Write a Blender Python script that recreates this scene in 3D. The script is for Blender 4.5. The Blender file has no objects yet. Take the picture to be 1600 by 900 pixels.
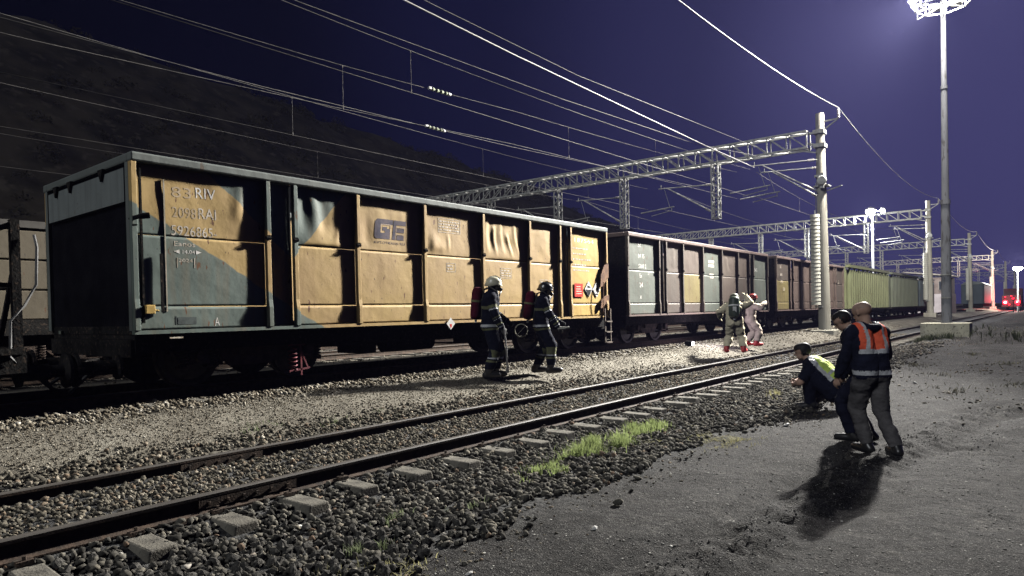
import bpy, bmesh, math, random
import numpy as np
from mathutils import Vector, Matrix
random.seed(7); RNG = np.random.default_rng(7)
S = bpy.context.scene
COL = S.collection
PI = math.pi

# ------------------------------------------------------------------ camera
F_PX, ROLL, PITCH, YAW, CY = 1050.0, 0.022, 0.016, math.radians(39.0064), 505.5
EYE = Vector((0.0, 0.0, 1.69))
_f = Vector((-math.sin(YAW)*math.cos(PITCH), math.cos(YAW)*math.cos(PITCH), -math.sin(PITCH)))
_r = Vector((math.cos(YAW), math.sin(YAW), 0)); _u = _r.cross(_f)
_r1 = _r*math.cos(ROLL) - _u*math.sin(ROLL); _u1 = _u*math.cos(ROLL) + _r*math.sin(ROLL)
cam_data = bpy.data.cameras.new('camera'); cam = bpy.data.objects.new('camera', cam_data); COL.objects.link(cam)
cam.matrix_world = Matrix(((_r1.x, _u1.x, -_f.x, EYE.x), (_r1.y, _u1.y, -_f.y, EYE.y), (_r1.z, _u1.z, -_f.z, EYE.z), (0, 0, 0, 1)))
cam_data.sensor_width = 36; cam_data.lens = 36*F_PX/1600; cam_data.shift_y = (CY-450)/1600
cam_data.clip_start = .05; cam_data.clip_end = 3000
S.camera = cam
S.view_settings.view_transform = 'Standard'; S.view_settings.look = 'None'
S.view_settings.exposure = 0; S.view_settings.gamma = 1; S.view_settings.use_curve_mapping = False
S.render.engine = 'CYCLES'
S.cycles.use_denoising = True
S.cycles.max_bounces = 5; S.cycles.diffuse_bounces = 0; S.cycles.glossy_bounces = 2; S.cycles.volume_bounces = 0
S.cycles.sample_clamp_indirect = 4

# ------------------------------------------------------------------ night sky (town glow low in the direction of the yard)
W = bpy.data.worlds.new("World"); S.world = W; W.use_nodes = True
nt = W.node_tree; nt.nodes.clear()
def wn(t, **k):
    n = nt.nodes.new(t)
    for a, b in k.items(): setattr(n, a, b)
    return n
tc = wn('ShaderNodeTexCoord'); nrm = wn('ShaderNodeVectorMath', operation='NORMALIZE')
nt.links.new(tc.outputs['Generated'], nrm.inputs[0])
dot = wn('ShaderNodeVectorMath', operation='DOT_PRODUCT')
nt.links.new(nrm.outputs[0], dot.inputs[0])
_ga, _ge = math.radians(-18), math.radians(12)                 # towards the lit town, right of the tracks
dot.inputs[1].default_value = (math.sin(-_ga)*math.cos(_ge), math.cos(_ga)*math.cos(_ge), math.sin(_ge))
ramp = wn('ShaderNodeValToRGB'); nt.links.new(dot.outputs['Value'], ramp.inputs[0])
cr = ramp.color_ramp; cr.interpolation = 'EASE'
SKY = [(0.0, (.0003, .0005, .0036)), (.28, (.0006, .0009, .0068)), (.54, (.0034, .0040, .0240)), (.75, (.0150, .0150, .062)), (.87, (.034, .032, .112)), (1.0, (.050, .047, .145))]
cr.elements[0].position = SKY[0][0]; cr.elements[0].color = SKY[0][1]+(1,)
cr.elements[1].position = SKY[-1][0]; cr.elements[1].color = SKY[-1][1]+(1,)
for p, c in SKY[1:-1]:
    e = cr.elements.new(p); e.color = c+(1,)
bg = wn('ShaderNodeBackground'); bg.inputs['Strength'].default_value = 1.0
wo = wn('ShaderNodeOutputWorld')
nt.links.new(ramp.outputs[0], bg.inputs[0]); nt.links.new(bg.outputs[0], wo.inputs[0])

# ------------------------------------------------------------------ yard light that reaches the scene from behind the viewer
sun_d = bpy.data.lights.new('sun', 'SUN'); sun = bpy.data.objects.new('sun', sun_d); COL.objects.link(sun)
sun_d.energy = 1.0; sun_d.angle = math.radians(14); sun_d.color = (.93, .96, 1.0)
_sd = Vector((-.05, -1.0, .75)).normalized()                    # direction the light comes from
sun.rotation_euler = _sd.to_track_quat('Z', 'Y').to_euler()

# ------------------------------------------------------------------ helpers
MATS = {}
def mat(name, c1, c2=None, scale=6.0, rough=.75, bump=0.0, bscale=40.0, metal=0.0, detail=6.0, stretch=(1, 1, 1), c3=None, spec=.18, contrast=(.35, .65)):
    if name in MATS: return MATS[name]
    m = bpy.data.materials.new(name); m.use_nodes = True; t = m.node_tree; N = t.nodes; L = t.links
    b = N['Principled BSDF']; b.inputs['Roughness'].default_value = rough; b.inputs['Metallic'].default_value = metal
    b.inputs['Specular IOR Level'].default_value = spec
    tc = N.new('ShaderNodeTexCoord'); mp = N.new('ShaderNodeMapping'); mp.inputs['Scale'].default_value = stretch
    L.new(tc.outputs['Object'], mp.inputs[0])
    if c2 is None: c2 = tuple(v*.7 for v in c1)
    nz = N.new('ShaderNodeTexNoise'); nz.inputs['Scale'].default_value = scale; nz.inputs['Detail'].default_value = detail
    L.new(mp.outputs[0], nz.inputs[0])
    r = N.new('ShaderNodeValToRGB'); r.color_ramp.elements[0].position = contrast[0]; r.color_ramp.elements[1].position = contrast[1]
    r.color_ramp.elements[0].color = tuple(c2)+(1,); r.color_ramp.elements[1].color = tuple(c1)+(1,)
    L.new(nz.outputs['Fac'], r.inputs[0]); out = r.outputs[0]
    if c3 is not None:
        n3 = N.new('ShaderNodeTexNoise'); n3.inputs['Scale'].default_value = scale*3.7; n3.inputs['Detail'].default_value = 8
        L.new(mp.outputs[0], n3.inputs[0])
        r3 = N.new('ShaderNodeValToRGB'); r3.color_ramp.elements[0].position = .56; r3.color_ramp.elements[1].position = .68
        L.new(n3.outputs['Fac'], r3.inputs[0])
        mx = N.new('ShaderNodeMix'); mx.data_type = 'RGBA'; L.new(r3.outputs[0], mx.inputs['Factor']); L.new(out, mx.inputs['A'])
        mx.inputs['B'].default_value = tuple(c3)+(1,); out = mx.outputs['Result']
    L.new(out, b.inputs['Base Color'])
    if bump:
        nb = N.new('ShaderNodeTexNoise'); nb.inputs['Scale'].default_value = bscale; nb.inputs['Detail'].default_value = 8
        L.new(mp.outputs[0], nb.inputs[0])
        bp = N.new('ShaderNodeBump'); bp.inputs['Strength'].default_value = min(1, bump); bp.inputs['Distance'].default_value = .02*max(1, bump)
        L.new(nb.outputs['Fac'], bp.inputs['Height']); L.new(bp.outputs[0], b.inputs['Normal'])
    MATS[name] = m
    return m
def emit(name, c, s):
    m = bpy.data.materials.new(name); m.use_nodes = True; b = m.node_tree.nodes['Principled BSDF']
    b.inputs['Base Color'].default_value = tuple(c)+(1,); b.inputs['Emission Color'].default_value = tuple(c)+(1,); b.inputs['Emission Strength'].default_value = s
    return m

class MB:
    def __init__(s): s.v = []; s.f = []; s.m = []
    def add(s, vs, fs, mi=0):
        o = len(s.v); s.v += [tuple(p) for p in vs]; s.f += [tuple(i+o for i in f) for f in fs]; s.m += [mi]*len(fs); return s
    def box(s, x0, x1, y0, y1, z0, z1, mi=0):
        return s.add([(x0,y0,z0),(x1,y0,z0),(x1,y1,z0),(x0,y1,z0),(x0,y0,z1),(x1,y0,z1),(x1,y1,z1),(x0,y1,z1)],
                     [(0,3,2,1),(4,5,6,7),(0,1,5,4),(1,2,6,5),(2,3,7,6),(3,0,4,7)], mi)
    def cbox(s, c, d, R=None, mi=0):
        c = Vector(c); vs = []
        for z in (-.5, .5):
            for x, y in ((-.5,-.5),(.5,-.5),(.5,.5),(-.5,.5)):
                p = Vector((x*d[0], y*d[1], z*d[2]))
                if R is not None: p = R @ p
                vs.append(c+p)
        return s.add(vs, [(0,3,2,1),(4,5,6,7),(0,1,5,4),(1,2,6,5),(2,3,7,6),(3,0,4,7)], mi)
    def cyl(s, a, b, r0, r1=None, n=12, mi=0, cap=True):
        a = Vector(a); b = Vector(b); r1 = r0 if r1 is None else r1
        d = (b-a).normalized(); q = Vector((0,0,1)) if abs(d.z) < .9 else Vector((1,0,0))
        u = d.cross(q).normalized(); w = d.cross(u)
        vs = [a+(u*math.cos(2*PI*i/n)+w*math.sin(2*PI*i/n))*r0 for i in range(n)] + [b+(u*math.cos(2*PI*i/n)+w*math.sin(2*PI*i/n))*r1 for i in range(n)]
        fs = [(i, i+n, (i+1) % n+n, (i+1) % n) for i in range(n)]
        if cap: fs += [tuple(range(n)), tuple(range(2*n-1, n-1, -1))]
        return s.add(vs, fs, mi)
    def bar(s, a, b, w, h=None, mi=0):                        # square bar between two points
        a = Vector(a); b = Vector(b); h = h or w; d = (b-a).normalized(); q = Vector((0,0,1)) if abs(d.z) < .95 else Vector((0,1,0))
        u = d.cross(q).normalized()*w/2; v = d.cross(u).normalized()*h/2
        vs = [p+k for p in (a, b) for k in (-u-v, u-v, u+v, -u+v)]
        return s.add(vs, [(0,1,2,3),(7,6,5,4),(0,4,5,1),(1,5,6,2),(2,6,7,3),(3,7,4,0)], mi)
    def tube(s, pts, r, n=6, mi=0):
        pts = [Vector(p) for p in pts]; rings = []
        for i, p in enumerate(pts):
            d = (pts[min(i+1, len(pts)-1)]-pts[max(i-1, 0)]).normalized(); q = Vector((0,0,1)) if abs(d.z) < .9 else Vector((1,0,0))
            u = d.cross(q).normalized(); w = d.cross(u)
            rings.append([p+(u*math.cos(2*PI*k/n)+w*math.sin(2*PI*k/n))*r for k in range(n)])
        vs = [p for g in rings for p in g]; fs = []
        for i in range(len(pts)-1):
            for k in range(n): fs.append((i*n+k, (i+1)*n+k, (i+1)*n+(k+1) % n, i*n+(k+1) % n))
        fs += [tuple(range(n)), tuple(range(len(vs)-1, len(vs)-n-1, -1))]
        return s.add(vs, fs, mi)
    def prism(s, poly, axis, a, b, mi=0):                     # poly = 2d points; axis 'x','y','z'; extruded from a to b
        def P(p, t):
            return {'x': (t, p[0], p[1]), 'y': (p[0], t, p[1]), 'z': (p[0], p[1], t)}[axis]
        n = len(poly); vs = [P(p, a) for p in poly]+[P(p, b) for p in poly]
        return s.add(vs, [tuple(range(n)), tuple(range(2*n-1, n-1, -1))]+[(i, i+n, (i+1) % n+n, (i+1) % n) for i in range(n)], mi)
    def lathe(s, prof, c, axis='y', n=24, mi=0):              # prof (r, t)
        c = Vector(c); vs = []
        for r, t in prof:
            for k in range(n):
                a = 2*PI*k/n; x, y = r*math.cos(a), r*math.sin(a)
                vs.append(c+Vector({'y': (x, t, y), 'x': (t, x, y), 'z': (x, y, t)}[axis]))
        fs = [(i*n+k, (i+1)*n+k, (i+1)*n+(k+1) % n, i*n+(k+1) % n) for i in range(len(prof)-1) for k in range(n)]
        return s.add(vs, fs, mi)
    def build(s, name, mats, parent=None, smooth=False, bevel=0, loc=None, recalc=True, **props):
        me = bpy.data.meshes.new(name); me.from_pydata(s.v, [], s.f); me.update()
        if not isinstance(mats, (list, tuple)): mats = [mats]
        for m in mats: me.materials.append(m)
        if len(mats) > 1: me.polygons.foreach_set('material_index', s.m)
        if recalc:
            bm = bmesh.new(); bm.from_mesh(me); bmesh.ops.recalc_face_normals(bm, faces=bm.faces); bm.to_mesh(me); bm.free()
        if smooth: me.polygons.foreach_set('use_smooth', [True]*len(me.polygons))
        return link(name, me, parent, bevel=bevel, loc=loc, **props)
def link(name, me, parent=None, bevel=0, loc=None, **props):
    o = bpy.data.objects.new(name, me); COL.objects.link(o)
    if parent is not None: o.parent = parent
    if loc is not None: o.location = loc
    if bevel:
        md = o.modifiers.new('edges', 'BEVEL'); md.width = bevel; md.segments = 2; md.limit_method = 'ANGLE'; md.angle_limit = math.radians(40)
    for k, v in props.items(): o[k] = v
    return o
def thing(name, label, cat, loc=(0,0,0), rz=0.0, group=None):
    o = bpy.data.objects.new(name, None); COL.objects.link(o); o.location = loc; o.rotation_euler = (0, 0, rz); o.empty_display_size = .3
    o['label'] = label; o['category'] = cat
    if group: o['group'] = group
    return o
def tag(o, label, cat, group=None):
    o['label'] = label; o['category'] = cat
    if group: o['group'] = group
    return o
def copy_tree(o, parent=None):
    c = o.copy(); COL.objects.link(c); c.parent = parent
    for ch in list(o.children): copy_tree(ch, c)
    return c
def npmesh(name, V, Fq, mats, parent=None, smooth=False, mi=None, **props):
    """V (n,3), Fq (m,k) numpy"""
    me = bpy.data.meshes.new(name); k = Fq.shape[1]
    me.vertices.add(len(V)); me.vertices.foreach_set('co', np.ascontiguousarray(V, dtype=np.float32).ravel())
    me.loops.add(len(Fq)*k); me.loops.foreach_set('vertex_index', np.ascontiguousarray(Fq, dtype=np.int32).ravel())
    me.polygons.add(len(Fq)); me.polygons.foreach_set('loop_start', np.arange(0, len(Fq)*k, k, dtype=np.int32))
    me.polygons.foreach_set('loop_total', np.full(len(Fq), k, dtype=np.int32))
    me.update(calc_edges=True); me.validate()
    if smooth: me.polygons.foreach_set('use_smooth', np.ones(len(me.polygons), dtype=bool))
    if not isinstance(mats, (list, tuple)): mats = [mats]
    for m in mats: me.materials.append(m)
    if mi is not None: me.polygons.foreach_set('material_index', mi.astype(np.int32))
    return link(name, me, parent, **props)
def text_obj(name, s, size, material, parent, loc, extrude=0.0, shear=0.0, face='x', spacing=1.0, width=None):
    cu = bpy.data.curves.new(name, 'FONT'); cu.body = s; cu.size = size; cu.extrude = extrude; cu.shear = shear; cu.space_character = spacing
    tmp = bpy.data.objects.new(name, cu); COL.objects.link(tmp)
    dg = bpy.context.evaluated_depsgraph_get(); me = bpy.data.meshes.new_from_object(tmp.evaluated_get(dg)); bpy.data.objects.remove(tmp)
    co = np.empty(len(me.vertices)*3, dtype=np.float32); me.vertices.foreach_get('co', co); co = co.reshape(-1, 3)
    if width: co[:, 0] *= width/max(1e-6, co[:, 0].max())
    n = np.empty_like(co)
    if face == 'x': n[:, 0] = co[:, 2]; n[:, 1] = co[:, 0]; n[:, 2] = co[:, 1]
    elif face == '-y': n[:, 0] = co[:, 0]; n[:, 1] = -co[:, 2]; n[:, 2] = co[:, 1]
    me.vertices.foreach_set('co', n.ravel()); me.update(); me.materials.clear(); me.materials.append(material)
    return link(name, me, parent, loc=loc)

# smooth value noise in numpy
def vnoise(x, y, seed=0):
    xi = np.floor(x).astype(np.int64); yi = np.floor(y).astype(np.int64); xf = x-xi; yf = y-yi
    def h(a, b):
        n = (a*374761393 + b*668265263 + seed*974634777) & 0x7fffffff
        n = ((n ^ (n >> 13))*1274126177) & 0x7fffffff
        return ((n ^ (n >> 16)) & 0xffff)/65535.0
    u = xf*xf*(3-2*xf); v = yf*yf*(3-2*yf)
    return (h(xi, yi)*(1-u)+h(xi+1, yi)*u)*(1-v)+(h(xi, yi+1)*(1-u)+h(xi+1, yi+1)*u)*v
def fbm(x, y, o=4, seed=0):
    s = 0; a = .5
    for i in range(o): s = s+a*(vnoise(x*2**i, y*2**i, seed+i)-.5); a *= .5
    return s
def sst(a, b, x): t = np.clip((x-a)/(b-a), 0, 1); return t*t*(3-2*t)

# ------------------------------------------------------------------ lie of the land
HX = np.array([-55, -40, -13.2, -12.2, -9.9, -9.3, -8.5, -7.6, -7.15, -6.9, -5.6, -5.35, -4.9, -4.4, -3.5, -2.7, 60.])
HZ = np.array([.75, .5, .48, .52, .52, .50, .46, .20, .12, .14, .14, .08, .005, .01, .03, .0, .0])
RUT = np.array([(-2.0, 3.2), (-1.9, 4.04), (-1.77, 4.9), (-1.7, 5.93), (-1.61, 7.35), (-1.50, 8.5), (-1.26, 9.8), (-.98, 12.0), (-.41, 13.6), (.6, 16.)])
RUT2 = np.array([(-.9, 9.2), (-.3, 11.2), (.5, 13.), (2., 15.5)])
def seg_dist(x, y, P):
    d = np.full(np.shape(x), 1e9)
    for a, b in zip(P[:-1], P[1:]):
        ab = b-a; t = np.clip(((x-a[0])*ab[0]+(y-a[1])*ab[1])/(ab@ab), 0, 1)
        d = np.minimum(d, np.hypot(x-a[0]-t*ab[0], y-a[1]-t*ab[1]))
    return d
def height(x, y):
    x = np.asarray(x, float); y = np.asarray(y, float)
    z = np.interp(x, HX, HZ)
    z = z + .22*sst(20, 33, y)*sst(-4.9, -3.9, x)*(1+.6*fbm(x*.3, y*.3, 3, 9))
    z = z + .5*sst(30, 33, y)*sst(-2.9, -2.3, x)*sst(8, 0, x)*sst(46, 40, y)
    near = sst(-3.6, -2.8, x)
    z = z + near*(.06*fbm(x*.45, y*.45, 3, 1) + .035*fbm(x*2.6, y*2.6, 3, 2) + .012*fbm(x*9, y*9, 3, 12))
    z = z + (1-near)*.035*fbm(x*2.2, y*2.2, 3, 3)
    d = seg_dist(x, y, RUT); w = np.exp(-(d/.28)**2)
    z = z + w*(.17*fbm(x*8, y*8, 4, 5)+.018) - .045*np.exp(-((d-.33)/.12)**2)
    d2 = seg_dist(x, y, RUT2); z = z + np.exp(-(d2/.3)**2)*(.10*fbm(x*5, y*5, 3, 6)+.01)
    return z
# ------------------------------------------------------------------ ground sheet
def ground_material():
    m = bpy.data.materials.new('yard_ground'); m.use_nodes = True; t = m.node_tree; N = t.nodes; L = t.links
    b = N['Principled BSDF']; b.inputs['Roughness'].default_value = .93; b.inputs['Specular IOR Level'].default_value = .12
    tc = N.new('ShaderNodeTexCoord'); sp = N.new('ShaderNodeSeparateXYZ'); L.new(tc.outputs['Object'], sp.inputs[0])
    def noise(s, d=6, dist=0):
        n = N.new('ShaderNodeTexNoise'); n.inputs['Scale'].default_value = s; n.inputs['Detail'].default_value = d; n.inputs['Distortion'].default_value = dist
        L.new(tc.outputs['Object'], n.inputs[0]); return n.outputs['Fac']
    def ramp(src, stops):
        r = N.new('ShaderNodeValToRGB'); e = r.color_ramp.elements
        e[0].position, e[0].color = stops[0][0], tuple(stops[0][1])+(1,); e[1].position, e[1].color = stops[-1][0], tuple(stops[-1][1])+(1,)
        for p, c in stops[1:-1]: k = e.new(p); k.color = tuple(c)+(1,)
        L.new(src, r.inputs[0]); return r.outputs[0]
    def mix(f, a, c, mode='MIX'):
        x = N.new('ShaderNodeMix'); x.data_type = 'RGBA'; x.blend_type = mode
        if isinstance(f, float): x.inputs['Factor'].default_value = f
        else: L.new(f, x.inputs['Factor'])
        L.new(a, x.inputs['A']); L.new(c, x.inputs['B']); return x.outputs['Result']
    def math_(op, a, c):
        x = N.new('ShaderNodeMath'); x.operation = op
        for i, q in enumerate((a, c)):
            if isinstance(q, (int, float)): x.inputs[i].default_value = q
            else: L.new(q, x.inputs[i])
        return x.outputs[0]
    wob = math_('MULTIPLY', math_('SUBTRACT', noise(.9, 5), .5), 1.1)
    wob2 = math_('MULTIPLY', math_('SUBTRACT', noise(5, 4), .5), .5)
    xx = math_('ADD', math_('ADD', sp.outputs[0], wob), wob2)
    def band(lo, hi):                                          # 0 below lo, 1 above hi
        r = N.new('ShaderNodeMapRange'); r.interpolation_type = 'SMOOTHSTEP'; r.inputs['From Min'].default_value = lo; r.inputs['From Max'].default_value = hi
        L.new(xx, r.inputs['Value']); return r.outputs[0]
    dirt = ramp(noise(1.1, 8), [(.26, (.012, .011, .010)), (.45, (.021, .020, .0195)), (.6, (.029, .028, .0275)), (.76, (.050, .048, .046))])
    fine = ramp(noise(60, 3), [(.42, (.55, .55, .55)), (.55, (1, 1, 1)), (.70, (1.9, 1.9, 1.9))])
    dirt = mix(1.0, dirt, fine, 'MULTIPLY'); dirt = mix(1.0, dirt, ramp(noise(3.3, 9, .8), [(.34, (.55, .53, .52)), (.5, (1, 1, 1)), (.66, (1.45, 1.43, 1.38))]), 'MULTIPLY')
    dirt = mix(1.0, dirt, ramp(noise(17, 7, .5), [(.40, (.6, .6, .6)), (.52, (1, 1, 1)), (.63, (1.5, 1.48, 1.42))]), 'MULTIPLY')
    sp1 = ramp(noise(140, 2), [(.64, (0, 0, 0)), (.70, (.30, .30, .28))])
    dirt = mix(1.0, dirt, sp1, 'ADD')
    bal = ramp(noise(22, 4), [(.35, (.018, .018, .018)), (.5, (.05, .05, .05)), (.7, (.11, .11, .105))])
    pale = ramp(noise(1.3, 6), [(.3, (.115, .104, .083)), (.55, (.185, .170, .138)), (.75, (.25, .235, .195))])
    pf = ramp(noise(75, 4), [(.36, (.42, .42, .42)), (.52, (1, 1, 1)), (.68, (1.35, 1.35, 1.35))])
    pale = mix(1.0, pale, pf, 'MULTIPLY')
    edge = ramp(noise(35, 4), [(.35, (.05, .047, .042)), (.52, (.14, .13, .115)), (.7, (.27, .26, .23))])
    c = mix(band(-7.75, -7.2), pale, bal)                     # pale walkway | dark ballast
    c = mix(band(-9.45, -9.0), edge, c)                       # train ballast | walkway
    c = mix(band(-13.6, -13.0), pale, c)                      # beyond the train
    c = mix(band(-3.75, -3.15), c, dirt)                      # dirt yard
    L.new(c, b.inputs['Base Color'])
    h = math_('ADD', math_('MULTIPLY', noise(16, 12, .3), .45), math_('MULTIPLY', noise(75, 8), .45))
    vo_ = N.new('ShaderNodeTexVoronoi'); vo_.inputs['Scale'].default_value = 38; vo_.inputs['Randomness'].default_value = 1; L.new(tc.outputs['Object'], vo_.inputs[0])
    peb = ramp(vo_.outputs['Distance'], [(.10, (1, 1, 1)), (.24, (0, 0, 0))]); h = math_('ADD', h, math_('MULTIPLY', math_('MULTIPLY', peb, ramp(noise(9, 4), [(.48, (0, 0, 0)), (.6, (1, 1, 1))])), .35))
    bp = N.new('ShaderNodeBump'); bp.inputs['Strength'].default_value = 1.0; bp.inputs['Distance'].default_value = .035
    L.new(h, bp.inputs['Height']); L.new(bp.outputs[0], b.inputs['Normal'])
    return m
def spaced(knots):                                             # [(x0, step), (x1, step) ...]
    out = []
    for (a, s), (b, _) in zip(knots[:-1], knots[1:]): out += list(np.arange(a, b-1e-6, s))
    return np.array(out+[knots[-1][0]])
gx = spaced([(-320, 40), (-60, 5), (-16, .6), (-9.6, .08), (-3.9, .05), (1.5, .12), (4, .5), (12, 6), (60, 40), (320, 1)])
gy = spaced([(-80, 20), (-10, 2), (0, .12), (2, .05), (10, .09), (18, .25), (40, 1), (80, 10), (200, 60), (900, 1)])
X, Y = np.meshgrid(gx, gy); Z = height(X, Y)
nx, ny = len(gx), len(gy); I = np.arange(nx*ny).reshape(ny, nx)
Q = np.stack([I[:-1, :-1], I[:-1, 1:], I[1:, 1:], I[1:, :-1]], -1).reshape(-1, 4)
ground = npmesh('ground', np.stack([X, Y, Z], -1).reshape(-1, 3), Q, ground_material(), smooth=True, kind='structure')

# ------------------------------------------------------------------ dark hillside behind the yard
hx = spaced([(-55, 2.0), (-150, 1)][::-1]) if False else np.arange(-230, -53.9, 2.2)
hy = np.concatenate([np.arange(-60, 160, 2.4), np.arange(160, 620, 9.)])
X, Y = np.meshgrid(hx, hy)
ridge = np.interp(Y, [-60, 0, 25, 45, 70, 100, 130, 170, 230, 320, 500, 620], [33, 34, 37.5, 36, 33.5, 31.5, 28.5, 23.5, 15, 7, 4, 3])
tt = np.clip((-55-X)/38, 0, 1)
Z = .5 + ridge*(tt**.85) + 4*sst(-93, -230, X)*0 - 6*sst(-96, -230, X)
Z = Z + tt*(5.0*fbm(X*.05, Y*.05, 4, 21)+2.4*fbm(X*.25, Y*.25, 3, 22))
nx, ny = len(hx), len(hy); I = np.arange(nx*ny).reshape(ny, nx)
Q = np.stack([I[:-1, :-1], I[:-1, 1:], I[1:, 1:], I[1:, :-1]], -1).reshape(-1, 4)
HV = np.stack([X, Y, Z], -1)
hill_m = mat('hill_scrub', (.024, .021, .015), (.005, .0045, .0035), scale=.22, rough=1, bump=1, bscale=2.5, detail=10, contrast=(.40, .60), c3=(.035, .031, .024))
npmesh('hill', HV.reshape(-1, 3), Q, hill_m, smooth=True, kind='structure')
# scrub: clumps of leaf-sized faces spread over the slope
n_cl = 4200
cx = RNG.uniform(-118, -58, n_cl); cyy = RNG.uniform(-20, 330, n_cl)
keep = vnoise(cx*.09, cyy*.09, 31) > .38; cx, cyy = cx[keep], cyy[keep]
def hill_z(x, y):
    ridge = np.interp(y, [-60, 0, 25, 45, 70, 100, 130, 170, 230, 320, 500, 620], [33, 34, 37.5, 36, 33.5, 31.5, 28.5, 23.5, 15, 7, 4, 3])
    t = np.clip((-55-x)/38, 0, 1)
    return .5+ridge*t**.85-6*sst(-96, -230, x)+t*(5.0*fbm(x*.05, y*.05, 4, 21)+2.4*fbm(x*.25, y*.25, 3, 22))
cz = hill_z(cx, cyy); per = 60
sz = RNG.uniform(.5, 1.5, len(cx))
c = np.repeat(np.stack([cx, cyy, cz], -1), per, 0); s_ = np.repeat(sz, per)[:, None]
d = RNG.normal(size=(len(c), 3)); d /= np.linalg.norm(d, axis=1)[:, None]; d *= RNG.uniform(.35, 1, (len(c), 1)); d[:, 2] = np.abs(d[:, 2])*.9
p = c+d*s_
u = RNG.normal(size=(len(c), 3))*.07*s_; w = RNG.normal(size=(len(c), 3))*.07*s_
V = np.stack([p-u, p+w, p+u, p-w], 1).reshape(-1, 3); Fq = np.arange(len(V)).reshape(-1, 4)
npmesh('hillside_scrub', V, Fq, mat('scrub_leaves', (.026, .023, .016), (.008, .008, .005), scale=.6, rough=1), kind='stuff', label='dark dry scrub growing over the hillside behind the wagons', category='scrub')

# ------------------------------------------------------------------ stones
def stone_templates(n=8):
    t = []; g = (1+5**.5)/2
    base = np.array([(-1,g,0),(1,g,0),(-1,-g,0),(1,-g,0),(0,-1,g),(0,1,g),(0,-1,-g),(0,1,-g),(g,0,-1),(g,0,1),(-g,0,-1),(-g,0,1)])/math.sqrt(1+g*g)
    f = np.array([(0,11,5),(0,5,1),(0,1,7),(0,7,10),(0,10,11),(1,5,9),(5,11,4),(11,10,2),(10,7,6),(7,1,8),(3,9,4),(3,4,2),(3,2,6),(3,6,8),(3,8,9),(4,9,5),(2,4,11),(6,2,10),(8,6,7),(9,8,1)])
    r = np.random.default_rng(3)
    for i in range(n):
        v = base*(1+r.uniform(-.30, .22, (12, 1)))*np.array([r.uniform(.9, 1.25), r.uniform(.75, 1.0), r.uniform(.5, .8)])
        t.append(v)
    return t, f
ST, SF = stone_templates()
def rot_mats(n):
    q = RNG.normal(size=(n, 4)); q /= np.linalg.norm(q, axis=1)[:, None]; w, x, y, z = q.T
    return np.stack([1-2*(y*y+z*z), 2*(x*y-z*w), 2*(x*z+y*w), 2*(x*y+z*w), 1-2*(x*x+z*z), 2*(y*z-x*w), 2*(x*z-y*w), 2*(y*z+x*w), 1-2*(x*x+y*y)], -1).reshape(-1, 3, 3)
def scatter(zones):
    P = []; R = []
    for x0, x1, y0, y1, dens, r0, r1, lift in zones:
        n = int((x1-x0)*(y1-y0)*dens); x = RNG.uniform(x0, x1, n); y = RNG.uniform(y0, y1, n)
        if x0 < -3 < x1+.8: k = (x < -3.3+.35*(vnoise(y*1.3, y*0, 8)-.5)*2 + RNG.exponential(.16, n)*(RNG.random(n) < .10)) ; x, y = x[k], y[k]
        r = r0+(r1-r0)*RNG.random(len(x))**1.8
        P.append(np.stack([x, y, height(x, y)+r*lift+RNG.random(len(x))*r*.5], -1)); R.append(r)
    P = np.concatenate(P); R = np.concatenate(R)
    # keep rails and sleeper heads of the near track clear
    k = np.ones(len(P), bool)
    for rx in (-5.45, -6.95, -10.1, -11.6): k &= np.abs(P[:, 0]-rx) > .075
    on_sl = (np.abs(((P[:, 1]-SL0)/SLP+.5) % 1-.5)*SLP < .125) & (P[:, 0] > -5.32) & (P[:, 0] < -4.80)
    k &= ~on_sl | (RNG.random(len(P)) < .10)
    return P[k], R[k]
SL0, SLP = 2.03, .66
def stones(name, P, R, material, squash=.85, **props):
    n = len(P); ti = RNG.integers(0, len(ST), n); M = rot_mats(n)
    T = np.stack(ST)[ti]
    flat = np.ones((n, 1, 3)); 
    V = np.einsum('nij,nkj->nki', M, T)*R[:, None, None]; V[:, :, 2] *= squash; V += P[:, None, :]
    Fq = (SF[None]+12*np.arange(n)[:, None, None]).reshape(-1, 3)
    return npmesh(name, V.reshape(-1, 3), Fq, material, **props)
def stone_mat(name, stops, rough=.95):
    m = bpy.data.materials.new(name); m.use_nodes = True; t = m.node_tree; N = t.nodes; L = t.links
    b = N['Principled BSDF']; b.inputs['Roughness'].default_value = rough; b.inputs['Specular IOR Level'].default_value = .06
    g = N.new('ShaderNodeNewGeometry')
    r = N.new('ShaderNodeValToRGB'); e = r.color_ramp.elements
    e[0].position, e[0].color = stops[0][0], tuple(stops[0][1])+(1,); e[1].position, e[1].color = stops[-1][0], tuple(stops[-1][1])+(1,)
    for p, c in stops[1:-1]: k = e.new(p); k.color = tuple(c)+(1,)
    L.new(g.outputs['Random Per Island'], r.inputs[0])
    n = N.new('ShaderNodeTexNoise'); n.inputs['Scale'].default_value = 55; tc = N.new('ShaderNodeTexCoord'); L.new(tc.outputs['Object'], n.inputs[0])
    r2 = N.new('ShaderNodeValToRGB'); r2.color_ramp.elements[0].position = .3; r2.color_ramp.elements[1].position = .7; r2.color_ramp.elements[0].color = (.45, .45, .45, 1); r2.color_ramp.elements[1].color = (1.25, 1.22, 1.15, 1)
    L.new(n.outputs['Fac'], r2.inputs[0])
    x = N.new('ShaderNodeMix'); x.data_type = 'RGBA'; x.blend_type = 'MULTIPLY'; x.inputs['Factor'].default_value = 1
    L.new(r.outputs[0], x.inputs['A']); L.new(r2.outputs[0], x.inputs['B']); L.new(x.outputs['Result'], b.inputs['Base Color'])
    return m
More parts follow.
